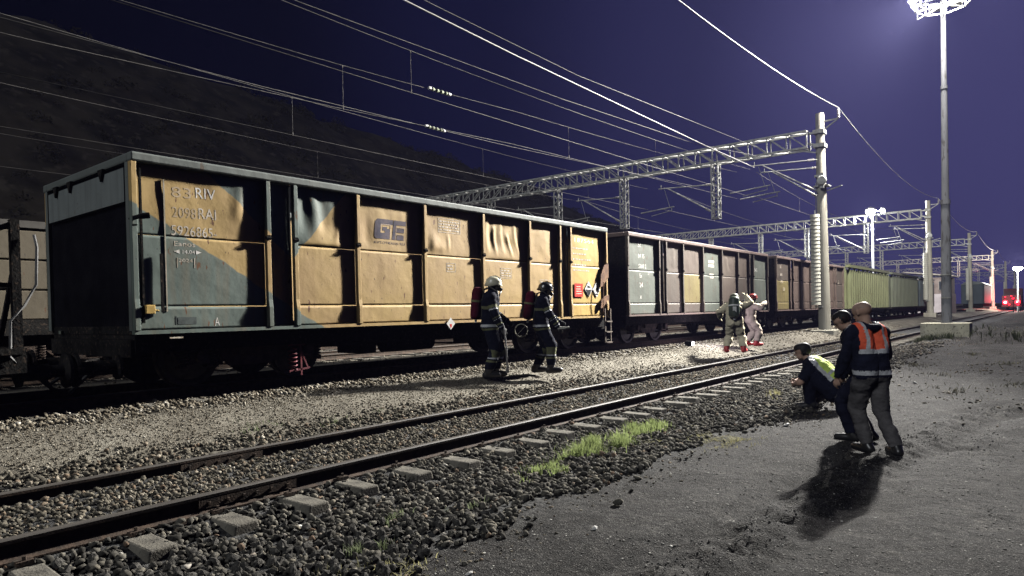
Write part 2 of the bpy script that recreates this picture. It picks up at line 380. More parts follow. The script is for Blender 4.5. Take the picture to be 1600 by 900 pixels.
dark_stone = stone_mat('dark_ballast', [(0, (.035, .034, .032)), (.5, (.078, .075, .068)), (.82, (.13, .125, .11)), (.95, (.19, .175, .145)), (.985, (.16, .11, .08)), (1, (.42, .41, .38))])
pale_stone = stone_mat('pale_ballast', [(0, (.06, .052, .04)), (.4, (.14, .122, .096)), (.75, (.235, .212, .172)), (.95, (.33, .31, .265)), (1, (.5, .48, .44))])
mid_stone = stone_mat('mid_ballast', [(0, (.05, .047, .04)), (.5, (.11, .102, .085)), (.8, (.18, .165, .135)), (.93, (.17, .125, .09)), (1, (.38, .36, .31))])
P, R = scatter([(-5.36, -2.3, .3, 8, 560, .018, .046, .30), (-5.36, -2.9, 8, 16, 420, .02, .045, .3), (-5.36, -3.0, 16, 30, 200, .025, .05, .3)])
# thin the foot of the bank so that it frays into the dirt
k = (P[:, 0] < -3.7) | (RNG.random(len(P)) < .75); P, R = P[k], R[k]
# the 300 that show largest are stones of their own
score = R/np.hypot(P[:, 0], P[:, 1]); vis = (P[:, 1] > 2.0+.25*(P[:, 0]+3)) & (P[:, 1] > .18-(P[:, 0]+3)*.35+.2)
idx = np.argsort(-score*vis)[:300]
msk = np.ones(len(P), bool); msk[idx] = False
stones('ballast_gravel', P[msk], R[msk], dark_stone, kind='stuff', label='dark crushed stone heaped along the near side of the front track', category='ballast')
tmpl = []
for v in ST:
    me = bpy.data.meshes.new('stone'); me.from_pydata([tuple(q) for q in v], [], [tuple(int(i) for i in q) for q in SF])
    me.materials.append(mat('loose_stone', (.115, .11, .10), (.035, .034, .032), scale=2.2, rough=.95, spec=.06, bump=.6, bscale=9)); tmpl.append(me)
for i in idx:
    o = bpy.data.objects.new('stone', tmpl[int(RNG.integers(0, 8))]); COL.objects.link(o); o.parent = ground
    o.location = tuple(P[i]); o.scale = (R[i],)*3; o.rotation_euler = tuple(RNG.uniform(0, 6.28, 3))
P, R = scatter([(-6.88, -5.52, .5, 9, 520, .016, .036, .15), (-6.88, -5.52, 9, 20, 330, .018, .036, .15), (-6.88, -5.52, 20, 40, 110, .02, .04, .15)])
stones('ballast_gravel', P, R, mid_stone, kind='stuff', label='grey brown crushed stone filling the front track between its rails', category='ballast')
P, R = scatter([(-7.75, -7.02, .5, 12, 430, .016, .042, .25), (-7.6, -7.02, 12, 34, 170, .018, .04, .25), (-7.95, -7.6, .5, 16, 160, .015, .035, .2)])
stones('ballast_gravel', P, R, mid_stone, kind='stuff', label='dark crushed stone along the far rail of the front track', category='ballast')
P, R = scatter([(-9.9, -9.15, .5, 14, 360, .018, .042, .25), (-9.9, -9.2, 14, 45, 120, .02, .045, .25), (-9.2, -8.9, .5, 20, 120, .015, .035, .25), (-12.6, -10.2, .5, 45, 60, .02, .045, .1)])
stones('ballast_gravel', P, R, pale_stone, kind='stuff', label='pale crushed stone under and beside the goods train', category='ballast')
P, R = scatter([(-9.15, -7.5, .5, 10, 900, .005, .016, .1), (-9.15, -7.5, 10, 20, 420, .007, .018, .1), (-9.1, -7.6, 20, 50, 60, .012, .026, .2), (-30, -12.9, 3, 34, 12, .02, .045, .1)])
stones('walkway_gravel', P, R, pale_stone, kind='stuff', label='fine pale gravel on the walkway beside the goods train', category='gravel')
grit_m = stone_mat('yard_grit', [(0, (.03, .03, .03)), (.5, (.09, .09, .09)), (.82, (.22, .22, .215)), (1, (.62, .62, .60))])
# grit and clods on the dirt yard
n = 34000; x = RNG.uniform(-3.5, 4, n); y = 1.6+RNG.random(n)**1.3*22; r = .003+.011*RNG.random(n)**3.2; kk = vnoise(x*1.1, y*1.1, 77)+.5*RNG.random(n) > .55; x, y, r = x[kk], y[kk], r[kk]
stones('yard_grit', np.stack([x, y, height(x, y)+r*.1], -1), r, grit_m, squash=.35, kind='stuff', label='grit and pebbles strewn over the dirt yard', category='grit')
n = 2600; y = .8+RNG.random(n)**1.2*24; x = -3.35+.35*(vnoise(y*1.3, y*0, 8)-.5)*2+RNG.normal(size=n)*.20+.12; r = .005+.016*RNG.random(n)**2.2
stones('edge_gravel', np.stack([x, y, height(x, y)+r*.15], -1), r, mid_stone, squash=.55, kind='stuff', label='small broken stone trodden into the edge of the dirt yard', category='gravel')
chip_m = stone_mat('pale_chips', [(0, (.10, .10, .10)), (.4, (.22, .22, .215)), (.8, (.38, .38, .37)), (1, (.66, .66, .64))])
n = 3000; x = RNG.uniform(-3.2, 4, n); y = 1.8+RNG.random(n)**1.2*16; kk = vnoise(x*.9+5, y*.9, 78)+.6*RNG.random(n) > .62; x, y = x[kk], y[kk]; r = .006+.013*RNG.random(len(x))**2.5
stones('stone_chips', np.stack([x, y, height(x, y)+r*.12], -1), r, chip_m, squash=.28, kind='stuff', label='flat pale chips of stone scattered over the dirt yard', category='stone chips')
n = 5200; x = RNG.uniform(-4.3, 4.5, n); y = RNG.uniform(10.5, 33, n); kk = (vnoise(x*.8+9, y*.5, 79)+.45*RNG.random(n)+.25*(x < -2.5) > .86); x, y = x[kk], y[kk]; r = .012+.030*RNG.random(len(x))**2
stones('yard_rubble', np.stack([x, y, height(x, y)+r*.2], -1), r, mid_stone, squash=.7, kind='stuff', label='rubble lying on the far part of the dirt yard', category='rubble')
Pc = []; Rc = []
for path, cnt, wd in ((RUT, 1500, .16), (RUT2, 500, .2)):
    for _ in range(cnt):
        i = random.randrange(len(path)-1); t = random.random(); q = path[i]*(1-t)+path[i+1]*t
        if path is RUT and not (3.0 < q[1] < 14): continue
        Pc.append((q[0]+random.gauss(0, wd), q[1]+random.gauss(0, .15))); Rc.append(.003+.010*random.random()**2.6)
Pc = np.array(Pc); Rc = np.array(Rc)
stones('churned_soil', np.stack([Pc[:, 0], Pc[:, 1], height(Pc[:, 0], Pc[:, 1])+Rc*.25], -1), Rc, mat('soil_clods', (.10, .098, .095), (.04, .039, .038), scale=9, rough=.95), kind='stuff', label='churned dark clods along the wheel rut in the dirt yard', category='soil')
for (x, y, r, lab) in ((-2.75, 4.34, .028, 'white chip of stone alone on the dirt yard near the viewer'), (-2.95, 3.15, .03, 'pale stone at the bottom edge where ballast meets dirt'), (-4.72, 3.08, .03, 'white chip among dark ballast beside a sleeper end'), (-2.32, 16.3, .05, 'pale stone on the dirt yard behind the standing men'), (-2.95, 9.7, .05, 'round stone on the dirt in front of the crouching person')):
    o = link('pebble', tmpl[3].copy()); o.data.materials.clear(); o.data.materials.append(mat('white_stone', (.62, .61, .58), (.5, .49, .46), scale=20, rough=.7))
    o.location = (x, y, float(height(x, y))+r*.4); o.scale = (r, r, r*.9); o.rotation_euler = (.3, .4, x*5); tag(o, lab, 'stone')

# ------------------------------------------------------------------ tracks
rail_side = mat('rail_rust', (.075, .052, .038), (.03, .024, .02), scale=12, rough=.8, bump=.3, bscale=60)
rail_top = mat('rail_head', (.085, .078, .07), (.045, .04, .036), scale=9, rough=.6, metal=.0, stretch=(1, .1, 1))
concrete = mat('sleeper_concrete', (.18, .168, .14), (.075, .07, .06), scale=6, rough=.92, bump=.5, bscale=60, c3=(.10, .095, .085))
RP = [(-.07, 0), (.07, 0), (.07, .012), (.018, .028), (.009, .045), (.009, .112), (.034, .125), (.036, .148), (.026, .158), (-.026, .158), (-.036, .148), (-.034, .125), (-.009, .112), (-.009, .045), (-.018, .028), (-.07, .012)]
def rail_mesh(y0, y1):
    b = MB(); n = len(RP)
    b.add([(p[0], y0, p[1]-.158) for p in RP]+[(p[0], y1, p[1]-.158) for p in RP], [(i, i+n, (i+1) % n+n, (i+1) % n) for i in range(n)]+[tuple(range(n)), tuple(range(2*n-1, n-1, -1))])
    b.m = [1 if i in (8, 7, 9) else 0 for i in range(len(b.m))]
    return b
def sleeper_mesh():
    b = MB(); h = .2; w0, w1 = .14, .10
    for x0, x1, dz in ((-1.3, -.45, 0), (-.45, .45, -.04), (.45, 1.3, 0)):
        b.add([(x0, -w0, -h), (x1, -w0, -h), (x1, w0, -h), (x0, w0, -h), (x0, -w1, dz), (x1, -w1, dz), (x1, w1, dz), (x0, w1, dz)],
              [(0,3,2,1), (4,5,6,7), (0,1,5,4), (1,2,6,5), (2,3,7,6), (3,0,4,7)])
    return b
def clip_mesh():
    b = MB()
    b.cbox((0, 0, .022), (.06, .10, .03)); b.cyl((0, 0, .02), (0, 0, .065), .014, n=6)
    return b
sl_me = None; cl_me = None
def track(label, xc, ztop, y0, y1, sleepers, group='railway tracks of the yard', clips=0):
    global sl_me, cl_me
    t = thing('railway_track', label, 'railway track', (xc, 0, ztop), 0, group)
    for sx in (-.75, .75): rail_mesh(y0, y1).build('rail', [rail_side, rail_top], t, loc=(sx, 0, 0), recalc=False)
    if sl_me is None:
        o = sleeper_mesh().build('sleeper', concrete, t, bevel=.018); sl_me = o
        c = clip_mesh().build('rail_clip', rail_side, o, loc=(.87, 0, 0)); cl_me = c; first = True
    else: first = False
    k = 0; y = SL0-SLP*2
    while y < sleepers:
        if first and k == 0: s = sl_me
        else: s = sl_me.copy(); COL.objects.link(s); s.parent = t
        s.location = (random.uniform(-.06, .06), y+random.uniform(-.03, .03), -.160); s.rotation_euler = (random.uniform(-.03, .03), random.uniform(-.008, .008), random.uniform(-.03, .03))
        if k < clips and not (first and k == 0):
            for xx in (.87, .63, -.87): c = cl_me.copy(); COL.objects.link(c); c.parent = s; c.location.x = xx
        k += 1; y += SLP
    return t
tr1 = track('nearest railway track crossing the foreground with dark rails and exposed sleeper ends', -6.2, .26, -6, 420, 46, clips=24)
for sx, y in ((.75, 3.05), (-.75, 3.6)):
    fp = MB(); fp.box(sx+.012, sx+.034, y-.45, y+.45, -.115, -.045)
    for q in (-.36, -.2, -.06, .06, .2, .36): fp.cyl((sx+.03, y+q, -.08), (sx+.055, y+q, -.08), .016, n=6)
    fp.build('fishplate', rail_side, tr1)
track('railway track carrying the goods train', -10.85, .70, -6, 420, 40)
track('railway track just behind the goods train', -16.2, .67, -6, 420, 30)
track('second railway track behind the goods train', -21.2, .67, -6, 420, 20)
track('third railway track behind the goods train', -26.2, .67, -6, 420, 10)

# ------------------------------------------------------------------ grass
def grass(pts, rad, n, h, label, m, cat='grass', lean=.5, wid=.0035, flat=1.0):
    V = []; Fq = []
    for _ in range(n):
        c = random.choice(pts); a = random.uniform(0, 2*PI); d = rad*abs(random.gauss(0, .5))
        x, y = c[0]+d*math.cos(a), c[1]+d*math.sin(a)*1.3
        if float(vnoise(np.array(x*7.), np.array(y*4.5), 55)) < .42+.12*random.random(): continue
        z = float(height(x, y))
        hh = h*random.uniform(.4, 1.1); b = random.uniform(0, 2*PI); l = lean*random.random()*hh*1.4
        dx, dy = math.cos(b)*l, math.sin(b)*l; w = wid*random.uniform(.7, 1.5); px, py = -math.sin(a)*w, math.cos(a)*w
        o = len(V); hh *= flat
        V += [(x-px, y-py, z), (x+px, y+py, z), (x+dx*.4-px*.8, y+dy*.4-py*.8, z+hh*.6), (x+dx*.4+px*.8, y+dy*.4+py*.8, z+hh*.6), (x+dx, y+dy, z+hh*.98)]
        Fq += [(o, o+1, o+3), (o, o+3, o+2), (o+2, o+3, o+4)]
    npmesh('grass', np.array(V), np.array(Fq), m, kind='stuff', label=label, category=cat)
def leafy(m):
    t = m.node_tree; b = t.nodes['Principled BSDF']; tr = t.nodes.new('ShaderNodeBsdfTranslucent'); mx = t.nodes.new('ShaderNodeMixShader'); mx.inputs[0].default_value = .5
    t.links.new(b.inputs['Base Color'].links[0].from_socket, tr.inputs[0]); t.links.new(b.outputs[0], mx.inputs[1]); t.links.new(tr.outputs[0], mx.inputs[2])
    t.links.new(mx.outputs[0], [n for n in t.nodes if n.type == 'OUTPUT_MATERIAL'][0].inputs[0]); return m
green = mat('green_grass', (.27, .33, .13), (.15, .19, .07), scale=14, rough=.7)
straw = mat('dry_grass', (.34, .32, .16), (.20, .19, .10), scale=14, rough=.8)
sage = mat('sage_grass', (.17, .20, .11), (.09, .11, .06), scale=14, rough=.8)
for m_ in (green, straw, sage): leafy(m_)
grass([(-4.17, 5.75), (-4.22, 5.95), (-4.2, 5.5), (-4.12, 5.2), (-4.0, 5.6)], .18, 800, .09, 'small bright green tuft nearest the viewer on the ballast edge', green)
grass([(-4.28, 6.4), (-4.2, 6.75), (-4.3, 6.95), (-4.22, 7.2), (-4.35, 7.35), (-4.28, 6.95), (-4.25, 6.85), (-4.3, 6.5), (-4.22, 6.6), (-4.45, 7.0), (-4.1, 7.1)], .25, 3600, .17, 'large bright green clump of grass on the ballast edge', green)
grass([(-4.32, 7.9), (-4.42, 8.3), (-4.5, 8.7), (-4.3, 8.5), (-4.6, 8.3)], .24, 1800, .13, 'bright green grass beyond the large clump on the ballast edge', green)
grass([(-3.9, 7.6), (-3.6, 8.2), (-3.3, 8.0), (-3.1, 8.3), (-4.1, 9.3)], .38, 1500, .09, 'flattened straw coloured grass spreading onto the dirt', straw, lean=1.6, flat=.4)
grass([(-4.05, 12.8), (-4.15, 13.2), (-3.9, 12.5)], .20, 500, .11, 'yellow green tuft in front of the crouching person', straw)
grass([(-3.82, 2.95), (-3.75, 3.1)], .16, 260, .09, 'pale sage weeds among the stones at the bottom of the picture', sage)
grass([(-3.6, 2.5), (-3.45, 2.75), (-3.3, 2.95)], .22, 240, .06, 'dry weeds at the corner of ballast and dirt', straw, lean=1.2)
grass([(-4.2, 3.6), (-3.9, 4.2), (-3.7, 4.6)], .2, 220, .08, 'thin weeds between the dark stones', sage)
grass([(-7.9, 4.6), (-7.7, 5.6), (-7.8, 6.6)], .3, 500, .05, 'faint green weeds on the edge of the pale walkway', sage)
grass([(-1.5, 15), (-.6, 17), (-2.2, 18.5), (.4, 16), (-3., 21), (-1., 22), (-2, 25), (.6, 24)], .8, 1500, .09, 'thin dry weeds on the far part of the dirt yard', mat('weed_dry', (.16, .15, .09), (.09, .085, .05), scale=8, rough=.9), lean=1.4, wid=.005)
grass([(-4.4, 32.6), (-3.4, 32.4), (-2.2, 31.8), (-3.9, 31.5), (-1.2, 31)], .7, 1600, .28, 'dark weeds at the foot of the light tower base', mat('weed_dark', (.06, .07, .03), (.03, .035, .018), scale=8, rough=.9), wid=.008)
# ------------------------------------------------------------------ goods wagons
def wagon_paint(name, base, grey=None, zones=None, stain=(.05, .035, .025), streak=.5, rust=(.10, .05, .028), hue2=None):
    """Weathered paint: streaks that run down, rust chips; zones = half planes in the wagon's own y, z where the second paint was brushed."""
    if name in MATS: return MATS[name]
    m = bpy.data.materials.new(name); m.use_nodes = True; t = m.node_tree; N = t.nodes; L = t.links
    b = N['Principled BSDF']; b.inputs['Roughness'].default_value = .62; b.inputs['Specular IOR Level'].default_value = .25
    tc = N.new('ShaderNodeTexCoord'); sp = N.new('ShaderNodeSeparateXYZ')
    def noise(s, st, d=6):
        mp = N.new('ShaderNodeMapping'); mp.inputs['Scale'].default_value = st; L.new(tc.outputs['Object'], mp.inputs[0])
        n = N.new('ShaderNodeTexNoise'); n.inputs['Scale'].default_value = s; n.inputs['Detail'].default_value = d; L.new(mp.outputs[0], n.inputs[0]); return n.outputs['Fac']
    def ramp(src, p0, p1, c0=(0, 0, 0), c1=(1, 1, 1)):
        r = N.new('ShaderNodeValToRGB'); r.color_ramp.elements[0].position = p0; r.color_ramp.elements[1].position = p1
        r.color_ramp.elements[0].color = tuple(c0)+(1,); r.color_ramp.elements[1].color = tuple(c1)+(1,); L.new(src, r.inputs[0]); return r.outputs[0]
    def mix(f, a, c, mode='MIX'):
        x = N.new('ShaderNodeMix'); x.data_type = 'RGBA'; x.blend_type = mode
        for q, s in ((f, 'Factor'), (a, 'A'), (c, 'B')):
            if isinstance(q, float): x.inputs[s].default_value = q
            elif isinstance(q, tuple): x.inputs[s].default_value = q+(1,)
            else: L.new(q, x.inputs[s])
        return x.outputs['Result']
    def mt(op, a, c=0.0):
        x = N.new('ShaderNodeMath'); x.operation = op; x.use_clamp = False
        for i, q in enumerate((a, c)):
            if isinstance(q, (int, float)): x.inputs[i].default_value = q
            else: L.new(q, x.inputs[i])
        return x.outputs[0]
    L.new(tc.outputs['Object'], sp.inputs[0])
    col = mix(ramp(noise(1.2, (1, 1, 1)), .35, .65), base, hue2 or tuple(v*.82 for v in base))
    if zones:
        wob = mt('MULTIPLY', mt('SUBTRACT', noise(3, (1, 1, 1), 3), .5), .12)
        gcol = mix(ramp(noise(1.5, (1, 1, 1)), .35, .65), grey, tuple(v*.8 for v in grey))
        for planes in zones:                                   # each plane (a, b, c): a*y + b*z > c
            f = None
            for a, bb, c in planes:
                v = mt('ADD', mt('ADD', mt('MULTIPLY', sp.outputs[1], a), mt('MULTIPLY', sp.outputs[2], bb)), wob)
                g = N.new('ShaderNodeMapRange'); g.inputs['From Min'].default_value = c-.012; g.inputs['From Max'].default_value = c+.012; L.new(v, g.inputs['Value'])
                f = g.outputs[0] if f is None else mt('MULTIPLY', f, g.outputs[0])
            col = mix(f, col, gcol)
    st = ramp(noise(3.2, (2.2, 2.2, .22), 8), .47, .78)
    col = mix(mix(.5*streak*2 if streak < 1 else 1.0, (0, 0, 0), st, 'MIX'), col, stain)
    ch = ramp(noise(7.5, (1.6, 1.6, .5), 5), .685, .715)
    col = mix(ch, col, rust)
    dk = ramp(noise(26, (1.2, 1.2, .5), 3), .70, .74)
    col = mix(dk, col, (.035, .03, .028))
    L.new(col, b.inputs['Base Color'])
    bp = N.new('ShaderNodeBump'); bp.inputs['Strength'].default_value = .35; bp.inputs['Distance'].default_value = .02
    L.new(noise(5, (1, 1, 1), 7), bp.inputs['Height']); L.new(bp.outputs[0], b.inputs['Normal'])
    MATS[name] = m
    return m
under = mat('underframe_black', (.020, .019, .018), (.009, .009, .009), scale=5, spec=.05, rough=.9, bump=.4, bscale=30, c3=(.06, .045, .035))
wheel_m = mat('wheel_steel', (.05, .045, .042), (.02, .018, .018), scale=9, rough=.6, metal=.3)
tread_m = mat('wheel_tread', (.30, .28, .26), (.2, .19, .18), rough=.35, metal=.9)
bogie_m = mat('bogie_rust', (.10, .07, .055), (.035, .03, .028), scale=8, rough=.85, bump=.4, bscale=40)
white_paint = mat('stencil_white', (.80, .78, .74), (.50, .46, .40), scale=16, rough=.8, contrast=(.36, .50))
faded_white = mat('stencil_faded', (.66, .60, .52), (.42, .35, .26), scale=14, rough=.8, contrast=(.38, .55))
ghost_white = mat('stencil_ghost', (.52, .42, .30), (.40, .30, .18), scale=14, rough=.7)

PX = 1.350          # panel plane, wagon x
RX = 1.45           # outer face of rim
ZB, ZT = .86, 3.10  # bottom of side, underside of rim (above rail top)

def panel(parent, y0, y1, z0, z1, x, material, dents=None, seed=0, name='side_panel', amp=.012, thick=.02, side=1):
    """plate as a grid, buckled outward/inward"""
    ny = max(2, int((y1-y0)/.035)); nz = max(2, int((z1-z0)/.035)); rng = random.Random(seed)
    ys = np.linspace(y0, y1, ny+1); zs = np.linspace(z0, z1, nz+1); Yg, Zg = np.meshgrid(ys, zs)
    u = (Yg-y0)/(y1-y0); v = (Zg-z0)/(z1-z0); edge = np.clip(np.minimum(np.minimum(u, 1-u)*6, np.minimum(v, 1-v)*5), 0, 1); edge = edge*edge*(3-2*edge)
    D = amp*2.4*fbm(Yg*1.4+seed*3.1, Zg*1.4, 3, seed)*edge
    for k in (dents or []):
        if k[0] == 'fold':                                   # sagging vertical fold: (kind, u centre, width, depth, v lo, v hi)
            _, uc, w, dp, va, vb = k; dp *= .36
            cc = uc+.03*np.sin(v*5+seed)+(((seed*7.3+uc*11.7) % 1)-.5)*.22*(v-.5); g = np.exp(-((u-cc)/w)**2)-.55*np.exp(-((u-cc-w*1.6)/(w*.9))**2)
            D += dp*g*sst(va, (va+vb)/2-.05, v)*sst(vb, vb-.12, v)
        elif k[0] == 'bulge':
            _, uc, vc, wu, wv, dp = k; dp *= .36; D += dp*np.exp(-((u-uc)/wu)**2-((v-vc)/wv)**2)*edge
        elif k[0] == 'lip':                                  # lower edge bellies out
            _, dp = k; D += dp*np.sin(np.clip(u, 0, 1)*PI)*sst(.45, .08, v)*sst(0, .05, v)
    Xg = x+side*D
    V = np.stack([Xg, Yg, Zg], -1).reshape(-1, 3); n = len(V); Vb = V.copy(); Vb[:, 0] = x-side*thick
    I = np.arange(n).reshape(nz+1, ny+1); Qf = np.stack([I[:-1, :-1], I[:-1, 1:], I[1:, 1:], I[1:, :-1]], -1).reshape(-1, 4)
    rim = []
    for a, b in ((I[0, :-1], I[0, 1:]), (I[-1, 1:], I[-1, :-1]), (I[1:, 0], I[:-1, 0]), (I[:-1, -1], I[1:, -1])):
        rim.append(np.stack([b, a, a+n, b+n], -1))
    Q = np.concatenate([Qf, Qf[:, ::-1]+n]+rim)
    if side < 0: Q = Q[:, ::-1]
    o = npmesh(name, np.concatenate([V, Vb]), Q, material, parent)
    sm = np.zeros(len(o.data.polygons), bool); sm[:len(Qf)] = True; o.data.polygons.foreach_set('use_smooth', sm); return o

def post_mesh(depth, w=.07, top=.088, mid=.072, bot=.094, y0=0.0):
    b = MB(); z1, z2 = ZB+.40*(ZT-ZB)*.55, ZB+(ZT-ZB)*.62
    prof = [(0, ZB), (bot, ZB), (bot, ZB+.30), (mid, ZB+.42), (mid, z2), (top, z2+.02), (top, ZT), (0, ZT)]
    web = [(p[0]*depth, p[1]) for p in prof]
    n = len(web)
    for ya, yb, s in ((y0-w/2, y0+w/2, 1.0),):
        vs = [(PX+p[0], ya, p[1]) for p in web]+[(PX+p[0], yb, p[1]) for p in web]
        b.add(vs, [tuple(range(n)), tuple(range(2*n-1, n-1, -1))]+[(i, i+n, (i+1) % n+n, (i+1) % n) for i in range(n)])
    return b
def wheelset(parent, y, name='wheelset'):
    b = MB()
    for sx in (-1, 1):
        prof = [(0, -.02), (.10, -.045), (.13, -.02), (.36, -.012), (.40, -.05), (.455, -.065), (.455, .045), (.485, .055), (.485, .075), (.40, .075), (.36, .02), (.13, .03), (.10, .07), (0, .07)]
        b.lathe([(r, -sx*t) for r, t in prof], (sx*.75, 0, 0), 'x', 28)
    b.cyl((-1.05, 0, 0), (1.05, 0, 0), .08, n=12)
    o = b.build(name, wheel_m, parent, smooth=False, loc=(0, y, .46)); return o
def spring_mesh(parent, x, y, z0, z1, material):
    b = MB(); pts = []; turns = 5.5
    for i in range(int(turns*12)+1):
        a = 2*PI*i/12; pts.append((x+.065*math.cos(a), y+.065*math.sin(a), z0+(z1-z0)*i/(turns*12)))
    b.tube(pts, .014, 5); return b.build('spring', material, parent, smooth=True)
def bogie(parent, yc, sm=None):
    e = bpy.data.objects.new('bogie', None); COL.objects.link(e); e.parent = parent; e.location = (0, yc, 0)
    for s in (-.9, .9): wheelset(e, s)
    for sx in (-1, 1):
        b = MB(); x0, x1 = (sx*.92, sx*1.04)
        poly = [(-1.25, .52), (-1.22, .72), (-.55, .80), (-.4, .62), (.4, .62), (.55, .80), (1.22, .72), (1.25, .52), (1.12, .36), (.70, .36), (.62, .50), (.38, .28), (-.38, .28), (-.62, .50), (-.70, .36), (-1.12, .36)]
        n = len(poly); b.add([(x0, p[0], p[1]) for p in poly]+[(x1, p[0], p[1]) for p in poly], [(i, i+n, (i+1) % n+n, (i+1) % n) for i in range(n)]+[tuple(range(n)), tuple(range(2*n-1, n-1, -1))])
        for s in (-.9, .9):
            b.box(min(sx*1.0, sx*1.12), max(sx*1.0, sx*1.12), s-.15, s+.15, .34, .60)
            b.cyl((sx*1.12, s, .46), (sx*1.20, s, .46), .10, .085, n=14)
            for q in (-.2, .2): b.box(min(sx*.95, sx*1.12), max(sx*.95, sx*1.12), s+q-.09, s+q+.09, .28, .33)
        b.box(min(sx*.9, sx*1.10), max(sx*.9, sx*1.10), -.33, .33, .44, .66)
        b.build('bogie_frame', bogie_m, e, bevel=.01)
        if sx > 0:
            for s in (-.9, .9):
                for q in (-.22, .22): spring_mesh(e, 1.08, s+q, .33, .60, sm or bogie_m)
    b = MB(); b.box(-1.0, 1.0, -.18, .18, .50, .72); b.cyl((0, 0, .70), (0, 0, .84), .22, n=14)
    for s in (-1.25, 1.25): b.box(-.92, .92, s-.04, s+.04, .50, .62)
    for s in (-.42, .42): b.box(-.80, .80, s-.035, s+.035, .30, .40)
    b.build('bolster', under, e)
    return e
def buffer(parent, x, y, s):
    b = MB(); b.lathe([(0, 0), (.17, 0), (.17, .04), (.10, .06), (.10, .34), (.08, .34), (.08, .50), (.23, .52), (.225, .56), (.12, .585), (0, .59)], (x, y, .32+.05), 'y', 20)
    o = b.build('buffer', under, parent, smooth=False); me = o.data
    if s < 0:
        for v in me.vertices: v.co.y = 2*y-v.co.y
        me.flip_normals()
    return o
def open_wagon(Y0, L, label, rim_m, post_ms, panel_ms, bays, end_m, latch=True, detail=2, group='open goods wagons of the train', xc=-10.85, zr=.70, dent_table=None, floor=True):
    t = thing('goods_wagon', label, 'wagon', (xc, Y0, zr), 0, group)
    # rim
    r = MB(); z0, z1 = ZT, ZT+.125
    for sx in (-1, 1):
        r.box(min(sx*1.30, sx*RX), max(sx*1.30, sx*RX), 0, L, z0, z1)
    r.box(-1.30, 1.30, 0, .15, z0, z1-.002); r.box(-1.30, 1.30, L-.15, L, z0, z1-.002)
    r.build('top_rim', rim_m, t, bevel=.025)
    # sills and underframe
    s = MB()
    for sx in (-1, 1): s.box(min(sx*1.33, sx*1.43), max(sx*1.33, sx*1.43), 0, L, ZB-.05, ZB)
    s.build('bottom_sill', post_ms[-1] if detail > 1 else rim_m, t)
    u = MB(); u.box(-1.30, 1.30, .05, L-.05, ZB-.12, ZB-.052)
    for x in (-.55, .55): u.box(x-.07, x+.07, .1, L-.1, ZB-.40, ZB-.122)
    for sx in (-1, 1): u.box(min(sx*1.22, sx*1.30), max(sx*1.22, sx*1.30), .05, L-.05, ZB-.30, ZB-.122)
    for e in (0.0, L-.14): u.box(-1.28, 1.28, e, e+.14, ZB-.36, ZB-.125)
    for k in range(1, 8): u.box(-1.22, 1.22, L*k/8-.05, L*k/8+.05, ZB-.26, ZB-.124)
    u.build('underframe', under, t)
    if detail > 1:
        g = MB()
        g.cyl((.35, L*.42, .42), (.35, L*.53, .42), .16, n=14); g.box(.2, .9, L*.34, L*.37, .30, .60); g.bar((-.9, L*.3, .42), (.9, L*.62, .36), .04); g.box(.7, 1.0, L*.56, L*.60, .36, .62)
        g.bar((1.18, L*.40, .56), (1.18, L*.60, .56), .05); g.bar((1.1, L*.25, .50), (1.1, L*.75, .50), .03)
        g.build('brake_gear', under, t)
    # posts
    pm = [post_mesh(1).build('side_post', m, t, loc=(0, bays[1], 0), bevel=.006 if detail > 1 else 0) for m in post_ms[:1]][0]
    n = len(bays)
    for i, y in enumerate(bays):
        y = min(max(y, .036), L-.036)
        if detail > 1:
            o = post_mesh(1, y0=y).build('side_post', post_ms[i] if i < len(post_ms)-1 else post_ms[0], t, bevel=.006)
            if i == 0: bpy.data.objects.remove(pm)
        elif i == 1: o = pm; o.location.y = y
        else: o = pm.copy(); COL.objects.link(o); o.parent = t; o.location = (0, y, 0)
        if len(post_ms) > 2 and i < len(post_ms)-1 and post_ms[i] is not post_ms[0]:
            o.data = o.data.copy(); o.data.materials[0] = post_ms[i]
        if latch and 0 < i < n-1:
            h = MB(); yo = y if detail > 1 else 0
            h.cbox((RX-.022, yo-.01, ZB+(ZT-ZB)*.61), (.04, .09, .05)); h.cyl((RX-.01, yo-.05, ZB+(ZT-ZB)*.61), (RX-.01, yo+.03, ZB+(ZT-ZB)*.61), .018, n=8)
            h.build('hinge', under, o)
    # side plates on the near side: upper sheet, door leaf, toe strip
    H = ZT-ZB
    for i in range(n-1):
        a, b = bays[i], bays[i+1]; m = panel_ms[i % len(panel_ms)]; a0, b0 = a+.03, b-.03
        dn = (dent_table or {}).get(i)
        ms = m if isinstance(m, tuple) else (m, m, m)
        if b-a < .6:
            panel(t, a0, b0, ZB, ZT, PX-.03, ms[0], None, i+11)
            continue
        panel(t, a0, b0, ZB+.575*H, ZT, PX, ms[0], dn, i+3, amp=.013)
        panel(t, a0+.01, b0-.01, ZB+.145*H, ZB+.572*H, PX+.006, ms[1], [('bulge', .5, .5, .4, .4, .008)], i+40, 'door_leaf', amp=.006, thick=.03)
        panel(t, a0, b0, ZB, ZB+.140*H, PX+.006, ms[2], None, i+70, 'toe_strip', amp=.004)
    w = MB(); w.box(-PX-.03, -PX, .02, L-.02, ZB, ZT)
    for y in bays: w.box(-RX+.01, -PX-.03, max(.02, y-.035), min(L-.02, y+.035), ZB, ZT)
    w.build('far_side_wall', panel_ms[2 % len(panel_ms)] if not isinstance(panel_ms[2 % len(panel_ms)], tuple) else panel_ms[2 % len(panel_ms)][0], t)
    f = MB(); f.box(-PX+.001, PX-.032, .04, L-.04, ZB-.05, ZB+.06); f.build('wagon_floor', under, t)
